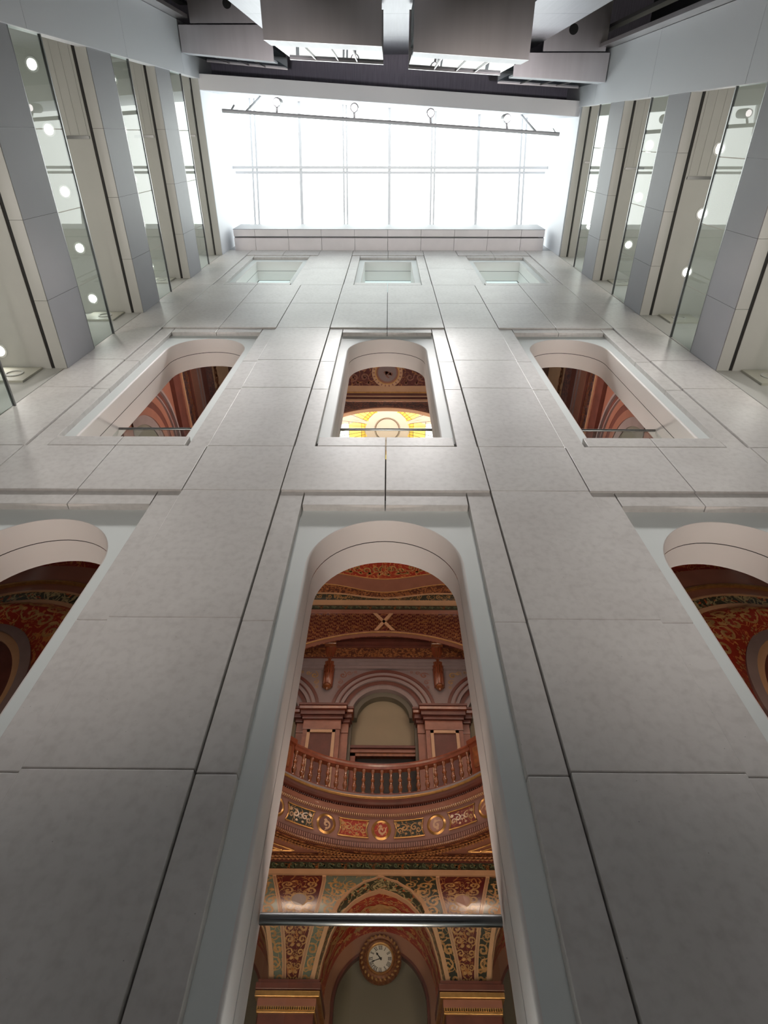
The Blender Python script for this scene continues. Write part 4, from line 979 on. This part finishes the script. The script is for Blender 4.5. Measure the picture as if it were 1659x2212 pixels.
# pilasters with stepped capitals and framed panels
for s in (-1, 1):
    xp = XH+s*4.82
    pl = root('pilaster', (xp, 39.5, 21.2), 'red-brown pilaster with framed panel and stepped capital, %s of the balcony arch' % ('left' if s < 0 else 'right'), 'pilaster')
    B(xp-1.45, xp+1.45, 39.35, 40.1, 21.2, 29.3).build('shaft', 'pinkst', pl)
    B(xp-2.05, xp+2.05, 39.8, 40.3, 21.2, 29.3).build('back_shaft', 'pinkst', pl)
    for hw, hw2, yf, z0, z1, m_ in ((1.50, 2.08, 39.28, 29.3, 30.15, 'pinkst'), (1.62, 2.18, 39.10, 30.15, 30.45, 'maroon'), (1.78, 2.30, 38.92, 30.45, 30.85, 'maroon'), (1.9, 2.4, 38.75, 30.85, 31.15, 'woodred'), (1.95, 2.46, 38.66, 31.15, 31.35, 'maroon')):
        B(xp-hw, xp+hw, yf, 40.1, z0, z1).build('capital', m_, pl, bevel=0.008); B(xp-hw2, xp+hw2, yf+0.45, 40.3, z0, z1).build('capital_wing', m_, pl, bevel=0.008)
    B(xp-0.85, xp+0.85, 39.30, 39.36, 22.0, 29.0).build('inset_panel', 'darkred' if False else 'maroon', pl)
    mb = MB(); a, b = 1.1, 0.86
    for q0, q1, z0, z1 in ((-a, -b, 21.8, 29.2), (b, a, 21.8, 29.2), (-a, a, 28.95, 29.2)): mb.box(xp+q0, xp+q1, 39.2, 39.36, z0, z1)
    mb.build('panel_frame', 'cream', pl)
    # carved console bracket above
    cb = root('console_bracket', (xp-s*0.1, 39.3, 33.6), 'carved gilt console bracket hanging %s of the balcony arch' % ('left' if s < 0 else 'right'), 'bracket'); x0 = xp
    def cons(a, b):
        w = 0.40*(1+0.25*b); y = 39.9-(0.35+1.1*b**1.6)*math.sin(PI*(0.12+0.76*a)) if False else 0
        return (0, 0, 0)
    secs = []; mb = MB(); n = 16; nn = 9
    for i in range(n+1):
        b = i/n; z = 33.9+4.6*b; wd = 0.44+0.14*b; dp = 0.36+0.62*b**2+0.18*math.sin(b*PI*2.2)*0.5
        for k in range(nn):
            t = PI*k/(nn-1); mb.v.append((x0-wd*math.cos(t), 40.0-dp*(0.35+0.65*math.sin(t)), z))
    mb.f += [(i*nn+k, i*nn+k+1, (i+1)*nn+k+1, (i+1)*nn+k) for i in range(n) for k in range(nn-1)]+[tuple(range(nn))]
    mb.build('scroll_body', 'woodred', cb, smooth=True)
    mb = MB()
    for q in (-0.3, -0.1, 0.1, 0.3): mb.tube([(x0+q*1.0, 40.0-(0.36+0.62*b**2+0.09*math.sin(b*PI*2.2))*(0.35+0.65*math.sin(math.acos(max(-1, min(1, -q/0.4)))))-0.02, 33.9+4.6*b) for b in [i/14 for i in range(15)]], 0.035, 6)
    mb.build('flute', 'amber', cb, smooth=True)
    MB().lathe([(0.02, -0.35), (0.12, -0.25), (0.16, -0.15), (0.34, -0.05), (0.38, 0.1), (0.30, 0.25)], (x0, 39.75, 33.85), 12).build('pendant', 'amber', cb, smooth=True)
    MB().tube([(x0-0.52, 38.95, 38.25), (x0+0.52, 38.95, 38.25)], 0.36, 14).build('volute', 'amber', cb, smooth=True)
    B(x0-0.6, x0+0.6, 38.5, 40.0, 38.7, 38.95).build('console_cap', 'woodred', cb, bevel=0.01)
# entablature
en = root('entablature', (XH, 39.5, 36), kind='structure')
for nm, yf, z0, z1, m_ in (('architrave', 39.72, 35.95, 36.25, 'mauve'), ('architrave', 39.62, 36.25, 36.6, 'mauve'), ('architrave', 39.50, 36.6, 36.85, 'mauve'), ('fillet', 39.42, 36.85, 36.98, 'maroon'),
                        ('frieze', 39.55, 36.98, 37.05, 'maroon'), ('carved_frieze', 39.5, 37.05, 38.15, 'carved'), ('fillet', 39.3, 38.15, 38.3, 'maroon'), ('cornice', 38.9, 38.3, 38.8, 'maroon'), ('cornice', 38.5, 38.95, 39.4, 'brown'), ('cornice', 38.3, 39.4, 39.7, 'maroon'), ('attic', 39.0, 39.7, 41.5, 'duskfloral')):
    B(-16, 16, yf, 41.1, z0, z1).build(nm, m_, en, bevel=0.008)
for s in (-1, 1):
    xp = XH+s*4.82
    B(xp-1.0 if s > 0 else xp-6, xp+6 if s > 0 else xp+1.0, 37.9, 39.4, 38.95, 39.7).build('projecting_cornice', 'maroon', en, bevel=0.01)
# doorway
dr = root('door_1', (XH+0.3, 40.6, 21.2), kind='structure')
xd = XH+0.3
B(xd-2.45, xd+2.45, 40.95, 41.1, 21.2, 27.9).build('dark_opening', 'doordark', dr)
for s in (-1, 1):
    a, b = sorted((xd+s*2.42, xd+s*2.95)); B(a, b, 40.6, 41.1, 21.2, 28.35).build('door_jamb', 'woodred', dr, bevel=0.01)
B(xd-2.95, xd+2.95, 40.6, 41.1, 27.85, 28.1).build('door_head', 'amber', dr); B(xd-3.0, xd+3.0, 40.5, 41.1, 28.1, 28.4).build('door_head', 'pinkst', dr, bevel=0.01); B(xd-3.15, xd+3.15, 40.35, 41.1, 28.4, 28.65).build('door_cornice', 'maroon', dr, bevel=0.01)
# ---- big carved arch in front of the balcony bay
ba = root('carved_arch', (XH, 37, 36), 'shallow arch carved with rows of leaves and a crossed ribbon above the balcony', 'arch')
R_ = 15.7; zc = 37.55-R_
def au(x): return zc+math.sqrt(max(0.01, R_*R_-(x-XH)**2))
mb = MB(); mb.slab(lambda a, b: (XH-13+26*a, 37.0, au(XH-13+26*a)+(40.0-au(XH-13+26*a))*b), 50, 2, lambda a, b: (XH-13+26*a, 37.5, au(XH-13+26*a)+(40.0-au(XH-13+26*a))*b)); mb.build('arch_face', 'darkred', ba)
lf = MB()
for i in range(-36, 37):
    x = XH+i*0.34; s = 1 if i > 0 else -1
    if abs(x-XH) < 0.25: continue
    zb = au(x); nz = int((40.0-zb-0.15)/0.46)
    for j in range(nz):
        z = 39.93-j*0.47-(0.20 if i % 2 else 0)
        for q in (-1, 0, 1): lf.add([(x+q*0.11, 36.97, z), (x+q*0.11+s*0.07, 36.92, z-0.06), (x+q*0.16-s*0.05, 36.84, z-0.52+abs(q)*0.12), (x+q*0.11-s*0.05, 36.93, z-0.08)], [(0, 1, 2, 3)])
lf.build('laurel_scales', 'leafgold', ba)
mb = MB()
for s in (-1, 1): mb.hexa([(XH-s*0.75-0.1, 36.84, 37.75), (XH-s*0.75+0.25, 36.84, 37.75), (XH-s*0.75+0.25, 36.92, 37.75), (XH-s*0.75-0.1, 36.92, 37.75), (XH+s*0.75-0.25, 36.84, 39.9), (XH+s*0.75+0.1, 36.84, 39.9), (XH+s*0.75+0.1, 36.92, 39.9), (XH+s*0.75-0.25, 36.92, 39.9)])
mb.build('crossed_ribbon', 'cream', ba)
mb = MB(); mb.slab(lambda a, b: (XH-13+26*a, 36.80+0.55*b, au(XH-13+26*a)+0.07), 50, 1, lambda a, b: (XH-13+26*a, 36.80+0.55*b, au(XH-13+26*a)-0.06)); mb.build('arch_lip', 'brown', ba)
mb = MB(); mb.tube([(XH-13+26*i/50, 36.80, au(XH-13+26*i/50)-0.10) for i in range(51)], 0.06, 6); mb.build('gilt_edge', 'gold', ba, smooth=True)
B(-14, 14, 36.75, 37.5, 40.0, 40.25).build('top_fillet', 'brown', ba); B(-14, 14, 36.95, 37.5, 40.25, 40.36).build('shadow_gap', 'slot', ba)
B(-14, 14, 36.80, 37.5, 40.36, 40.80).build('floral_band', 'garland', ba)
garland(ba, XH-8.5, XH+8.5, lambda u, w_: (u, 36.77, w_), 40.58, 0.44, 0.75)
# ---- ceiling of the balcony bay, painted in sweeping bands
cb_ = root('ceiling_balcony_bay', (XH, 33, 41), kind='structure')
ZC = 40.95
def band(name, m_, f0, f1, dz=0.0, smooth=False):
    mb = MB(); mb.grid(lambda a, b: (XH-9+18*a, f0(18*a-9)*(1-b)+f1(18*a-9)*b, ZC+dz), 48, 2); return mb.build(name, m_, cb_)
c1 = lambda x: 35.15-0.95*(1-math.cos(min(PI, abs(x)/5.6*PI)))/2*1.0
c0 = lambda x: 35.75-0.55*(1-math.cos(min(PI, abs(x)/5.0*PI)))/2
c2 = lambda x: 33.65-0.75*(1-math.cos(min(PI, abs(x)/5.6*PI)))/2
band('orange_strip', 'cream', lambda x: 36.85, lambda x: 36.2)
band('painted_triangle', 'darkgreen', lambda x: 36.2, lambda x: 35.3+0.0*x)
band('painted_triangle_border', 'cream', lambda x: c0(x)+0.28, lambda x: c0(x)+0.08, -0.02)
band('leaf_border', 'carved', lambda x: c0(x)+0.08, lambda x: c1(x)+0.05, -0.03)
band('brown_sweep', 'brown', lambda x: c1(x)+0.05, c2, -0.05)
mb = MB(); mb.tube([(XH-9+18*i/60, c1(18*i/60-9)+0.05, ZC-0.06) for i in range(61)], 0.05, 6); mb.build('gilt_line', 'gold', cb_)
mb = MB(); mb.tube([(XH-9+18*i/60, c2(18*i/60-9), ZC-0.06) for i in range(61)], 0.05, 6); mb.build('gilt_line', 'gold', cb_)
band('red_field', 'redpaint', c2, lambda x: 29.5, -0.04)
om = MB(); ff = lambda u, w_: (XH+u, w_, ZC-0.08)
for s in (-1, 1):
    for j in range(5): scroll(om, ff, s*(0.7+0.85*j), 32.5+0.25*(j % 2)-0.08*j, 0.38, 1.3, s*(1 if j % 2 else -1), j, 0.15); spray(om, ff, s*(0.4+0.85*j), 33.0-0.1*j, 0.35, PI/2)
    for j in range(4): scroll(om, ff, s*(3.2+0.9*j), 35.72, 0.22, 1.3, s, j, 0.15)
flower(om, ff, 0, 32.6, 0.6, 10); om.build('painted_scrolls', 'orn', cb_)
B(-14, 14, 29.5, 41, ZC+0.03, ZC+0.5).build('ceiling_slab', 'shell', cb_)

# ---- near ceiling and glass dome seen through the upper middle window
nc = root('ceiling_near_dome', (XC, 15, 45), kind='structure')
B(-9, 9, 12.2, 18.6, 45.03, 45.5).build('ceiling_slab', 'shell', nc)
mb = MB(); mb.grid(lambda a, b: (-9+18*a, 12.2+4.85*b, 45.0), 2, 2); mb.build('painted_field', 'darkred', nc)
for y0, y1, z, m_ in ((17.05, 17.55, 44.97, 'cream'), (17.55, 17.66, 44.94, 'gold'), (17.66, 17.86, 44.92, 'maroon'), (17.86, 17.96, 44.90, 'cream'), (17.96, 18.16, 44.93, 'maroon'), (18.16, 18.32, 44.90, 'cream')):
    B(-9, 9, y0, y1, z, 45.1).build('ceiling_moulding', m_, nc)
mb = MB(); fm2 = (XC, 15.95)
for r0, r1, z, m_ in ((0.95, 1.22, 44.93, 'cream'), (0.88, 0.96, 44.90, 'gold'), (0.74, 0.88, 44.92, 'brown'), (0.0, 0.74, 44.94, 'mauve')):
    m = MB(); n = 40
    m.add([(fm2[0]+r*math.cos(2*PI*k/n), fm2[1]+r*math.sin(2*PI*k/n), z) for r in (r0, r1) for k in range(n)], [(k, (k+1) % n, n+(k+1) % n, n+k) for k in range(n)]); m.build('ceiling_roundel', m_, nc)
om = MB(); ff = lambda u, w_: (XC+u, w_, 44.90)
for k in range(22): a = 2*PI*k/22; leaf(om, ff, 0.96*math.cos(a), 15.95+0.96*math.sin(a), a, 0.22, 0.05)
for s in (-1, 1):
    for j in range(4):
        scroll(om, ff, s*(1.8+0.85*j), 16.3, 0.30, 1.3, s, 1.5*j, 0.17); scroll(om, ff, s*(1.9+0.9*j), 15.5, 0.3, 1.3, -s, j, 0.17); spray(om, ff, s*(1.5+0.85*j), 16.7, 0.3, PI/2)
om.build('painted_scrolls', 'pinkst', nc)
om = MB(); scroll(om, ff, 0.1, 16.05, 0.22, 1.0, 1, 2, 0.3); spray(om, ff, -0.1, 15.8, 0.35, PI/2); spray(om, ff, 0.2, 16.1, 0.3, -0.5); om.build('roundel_figure', 'pinkst', nc)
fa = root('dome_arch', (XC, 18.4, 41), 'dusky floral painted arch framing the stained glass dome', 'arch')
Ra = 5.6; za = 43.35-Ra
mb = MB(); mb.slab(lambda a, b: (XC+Ra*math.cos(PI-PI*a)*1.0, 18.34, (za+Ra*math.sin(PI*a))*(1-b)+44.88*b), 48, 2, lambda a, b: (XC+Ra*math.cos(PI-PI*a)*1.0, 18.5, (za+Ra*math.sin(PI*a))*(1-b)+44.88*b)); mb.build('arch_face', 'duskfloral', fa)
MB().archband(XC, za, Ra-0.10, Ra+0.04, 18.22, 18.50, 48).build('arch_lip', 'cream', fa, smooth=True)
MB().archband(XC, za, Ra-0.04, Ra+0.08, 18.18, 18.3, 48).build('arch_edge', 'pinkst', fa, smooth=True)
for s in (-1, 1):
    a, b = sorted((XC+s*Ra, XC+s*9)); B(a, b, 18.34, 18.9, 36, 44.88).build('arch_spandrel', 'duskfloral', fa)
dm = root('dome', (XC, 26.5, 57), 'ivory dome with yellow and white stained glass windows', 'dome')
DC = (XC, 26.45)
def dz_(r): return 57.05-0.045*r*r
def dome(u, v): return (DC[0]+u, DC[1]+v, dz_(math.hypot(u, v)))
mb = MB(); mb.grid(lambda a, b: dome(11*b*math.cos(2*PI*a), 11*b*math.sin(2*PI*a)), 64, 12); mb.build('dome_shell', 'domew', dm, smooth=True)
mb = MB()
for r, w_ in ((1.25, 0.045), (1.36, 0.02)): mb.tube([(DC[0]+r*math.cos(2*PI*k/48), DC[1]+r*math.sin(2*PI*k/48), dz_(r)-0.03) for k in range(49)], w_, 6, cap=False)
mb.build('crown_ring', 'lead', dm)
for q in range(8):
    a0 = q*PI/4
    dw = root('window_%d' % (q+5), (DC[0]+4*math.cos(a0), DC[1]+4*math.sin(a0), 55), kind='structure')
    def fan(r, t, h=0.05):   # r from 2.3 outward, t -1..1 across
        w = 0.75+0.28*(r-2.3); c, s = math.cos(a0), math.sin(a0); u = r; v = t*w
        return (DC[0]+u*c-v*s, DC[1]+u*s+v*c, dz_(r)-h)
    for nm, r0, r1, m_ in (('amber_pane', 2.35, 2.75, 'glassgold'), ('yellow_pane', 2.75, 4.0, 'glassyel'), ('white_pane', 4.0, 7.6, 'glasswhite')):
        m = MB(); m.grid(lambda a, b: fan((r0+(r1-r0)*b)-(0.22*(2*a-1)**2 if r0 < 2.4 and b < 0.01 else 0), 2*a-1), 8, 6); m.build(nm, m_, dw)
    m = MB()
    for t in (-1, -0.6, -0.2, 0.2, 0.6, 1): m.tube([fan(2.35+5.2*i/10, t, 0.08) for i in range(11)], 0.022, 5)
    for r in (2.35, 2.75, 4.0): m.tube([fan(r, -1+2*i/8, 0.08) for i in range(9)], 0.022, 5)
    m.build('lead_bars', 'lead', dw)
    m = MB()
    for s in (-1, 1):
        P_ = [fan(2.2+6*i/10, s*1.22, 0.1) for i in range(11)]; m.tube(P_, 0.09, 6)
    m.build('window_surround', 'domew', dm, smooth=True)
# drum wall below the dome so that the upper hall is closed
mb = MB(); mb.lathe([(11, 0), (11, 8)], (DC[0], DC[1], 45.6), 48); mb.build('dome_drum', 'domew', dm, smooth=True)

# ---- side bays
def side_bay(s, lab):
    # lower bay, plane y = 22: concentric painted arches on the bay's end wall
    t = root('wall_lower_bay_%s' % lab, (s*19.6, 22, 1.5), kind='structure')
    cx_, cz_ = s*19.6, 18.7; a0, a1 = (0.0, PI)
    B(min(s*9, s*30), max(s*9, s*30), 22.9, 23.2, 1.5, 34).build('end_wall', 'redpaint', t)
    for nm, r0, r1, y0, m_ in (('red_field', 9.0, 12.0, 22.3, 'redpaint'), ('brown_band', 7.55, 9.0, 21.9, 'brown'), ('gilt_line', 7.42, 7.56, 21.8, 'gold'), ('tan_band', 6.85, 7.42, 22.0, 'brown'), ('fillet', 6.78, 6.86, 21.95, 'cream'), ('floral_band', 6.02, 6.78, 22.05, 'floral'), ('tan_rib', 5.72, 6.04, 21.95, 'cream')):
        mb = MB(); mb.archband(cx_, cz_, r0, r1, y0, 22.9, 72, a0, a1); mb.build(nm, m_, t, smooth=True)
    # bulging red field between the rib and the near arch
    def cres(a, b):
        th = PI*a; r = 5.75; e = Vector((cx_+r*math.cos(th), 0, cz_+r*math.sin(th)))
        f = Vector((s*21.55+4.0*math.cos(th), 0, 18.0+5.5*math.sin(th))); f.z = min(f.z, e.z-0.0) if False else f.z
        p = e.lerp(f, b); return (p.x, 22.1+1.6*math.sin(b*PI/2), p.z)
    def cres2(a, b):
        th = (PI*a); r = 5.75; e = Vector((cx_+r*math.cos(th), 0, cz_+r*math.sin(th)))
        rr = 3.6; f = Vector((s*21.55+rr*math.cos(th), 0, 18.0+5.0*math.sin(th)))
        p = e.lerp(f, b); return (p.x, 21.95+0.9*b-0.75*math.sin(PI*b), p.z)
    mb = MB(); mb.grid(cres2, 60, 12); mb.build('bulging_field', 'redpaint', t, smooth=True)
    om = MB()
    def fo(u, w_):
        p = cres2(max(0, min(1, u)), max(0, min(1, w_))); return (p[0], p[1]-0.06, p[2])
    def fo2(u, w_): return fo(0.5+u/16.0, 0.06+w_/3.2)
    for j in range(-6, 7):
        h_ = 1 if j % 2 else -1
        scroll(om, fo2, j*1.15, 0.62, 0.48, 1.3, h_, j*1.1, 0.13); scroll(om, fo2, j*1.15+0.5, 1.6, 0.5, 1.2, -h_, j*0.7+2, 0.11)
        spray(om, fo2, j*1.15+0.5, 0.7, 0.55, j*0.7+1); flower(om, fo2, j*1.15-0.1, 2.4, 0.26, 5, j); spray(om, fo2, j*1.15, 1.3, 0.4, -j*0.9)
    om.build('painted_scrolls', 'orn', t)
    for nm, k0, k1, y0, m_ in (('grey_arch', 0.885, 1.0, 22.35, 'mauve'), ('orange_arch', 0.80, 0.885, 22.5, 'cream'), ('red_arch', 0.66, 0.80, 22.6, 'maroon'), ('orange_arch', 0.58, 0.66, 22.5, 'brown')):
        m = MB(); k = 4; n = 48; vs = []
        for i in range(n+1):
            th = PI*i/n
            for q, y in ((k0, y0), (k1, y0), (k1, 22.95), (k0, 22.95)): vs.append((s*21.55+4.0*q*math.cos(th), y, 18.0+5.5*q*math.sin(th)))
        m.add(vs, [(i*k+j, i*k+(j+1) % k, (i+1)*k+(j+1) % k, (i+1)*k+j) for i in range(n) for j in range(k)]); m.build(nm, m_, t, smooth=True)
        for e in (-1, 1):
            a, b = sorted((s*21.55+e*4.0*k0, s*21.55+e*4.0*k1)); B(a, b, y0, 22.95, 1.5, 18.0).build(nm, m_, t)
    m = MB(); m.add([(s*21.55+4.0*0.6*math.cos(PI*i/30), 22.85, 18+5.5*0.6*math.sin(PI*i/30)) for i in range(31)]+[(s*21.55-2.4, 22.85, 1.5), (s*21.55+2.4, 22.85, 1.5)], [tuple(range(33))]); m.build('arch_panel', 'maroon', t)
    # dado of the bay below the arches
    B(min(s*9, s*16.7), max(s*9, s*16.7), 22.2, 22.9, 1.5, 18.7).build('bay_pier', 'brown', t)
    B(min(s*8.6, s*9.2), max(s*8.6, s*9.2), 14, 22.9, 1.5, 34.2).build('bay_partition', 'shell', t) if False else None
    sl = B(min(s*8.2, s*30), max(s*8.2, s*30), 17.2, 24, 34.2, 34.8).build('floor_upper_bay_%s' % lab, 'brown', kind='structure')
    # upper bay: side wall with horizontal mouldings and concentric arches
    X = 17.0
    u = root('wall_upper_bay_%s' % lab, (s*X, 20, 34.8), kind='structure')
    def sx(name, m_, x0, x1, y0, y1, z0, z1):
        a, b = sorted((s*x0, s*x1)); return B(a, b, y0, y1, z0, z1).build(name, m_, u)
    sx('wall_face', 'brown', X+0.3, X+0.8, 12.2, 30, 34.8, 60)
    for nm, m_, x0, z0, z1 in (('cornice_band', 'maroon', X-0.05, 44.3, 45.7), ('light_line', 'pinkst', X-0.12, 45.7, 45.85), ('cornice_band', 'brown', X-0.05, 45.85, 46.2), ('light_line', 'cream', X-0.12, 46.2, 46.32), ('carved_band', 'duskfloral', X, 46.32, 47.9), ('cornice_band', 'maroon', X-0.1, 47.9, 48.3),
                               ('cornice_band', 'brown', X-0.15, 48.3, 49.8), ('light_line', 'mauve', X-0.25, 49.8, 49.95), ('cornice_band', 'brown', X-0.2, 49.95, 50.4), ('light_line', 'mauve', X-0.3, 50.4, 50.55), ('cornice_band', 'maroon', X-0.25, 50.55, 52.0), ('dusky_band', 'duskfloral', X-0.15, 52.0, 54.3), ('orange_field', 'cream', X-0.1, 54.3, 60)):
        sx(nm, m_, x0, X+0.35, 12.2, 26, z0, z1)
    for r0, r1, dx, m_ in ((7.05, 7.25, -0.1, 'mauve'), (6.55, 7.05, 0.1, 'maroon'), (6.45, 6.55, -0.05, 'mauve'), (5.9, 6.45, 0.12, 'brown'), (5.35, 5.9, 0.15, 'maroon'), (4.75, 5.35, 0.1, 'brown'), (4.1, 4.75, 0.18, 'mauve')):
        m = MB(); n = 48; k = 4; vs = []
        for i in range(n+1):
            th = PI*i/n
            for r, x in ((r0, X+dx), (r1, X+dx), (r1, X+0.4), (r0, X+0.4)): vs.append((s*x, 21+r*math.cos(th), 36.2+r*math.sin(th)))
        m.add(vs, [(i*k+j, i*k+(j+1) % k, (i+1)*k+(j+1) % k, (i+1)*k+j) for i in range(n) for j in range(k)]); m.build('arch_moulding', m_, u, smooth=True)
    m = MB(); m.add([(s*(X+0.25), 21+4.1*math.cos(PI*i/30), 36.2+4.1*math.sin(PI*i/30)) for i in range(31)], [tuple(range(31))]); m.build('arch_panel', 'greenwall', u)
    om = MB(); ff = lambda y, z: (s*(X-0.18), y, z)
    for j in range(9): scroll(om, ff, 17.2+0.8*j, 55.3, 0.5, 1.3, 1 if j % 2 else -1, j, 0.2)
    for j in range(14): scroll(om, ff, 14.5+0.7*j, 47.1, 0.34, 1.2, 1 if j % 2 else -1, j, 0.18)
    om.build('painted_scrolls', 'amber', u)
side_bay(-1, 'left'); side_bay(1, 'right')
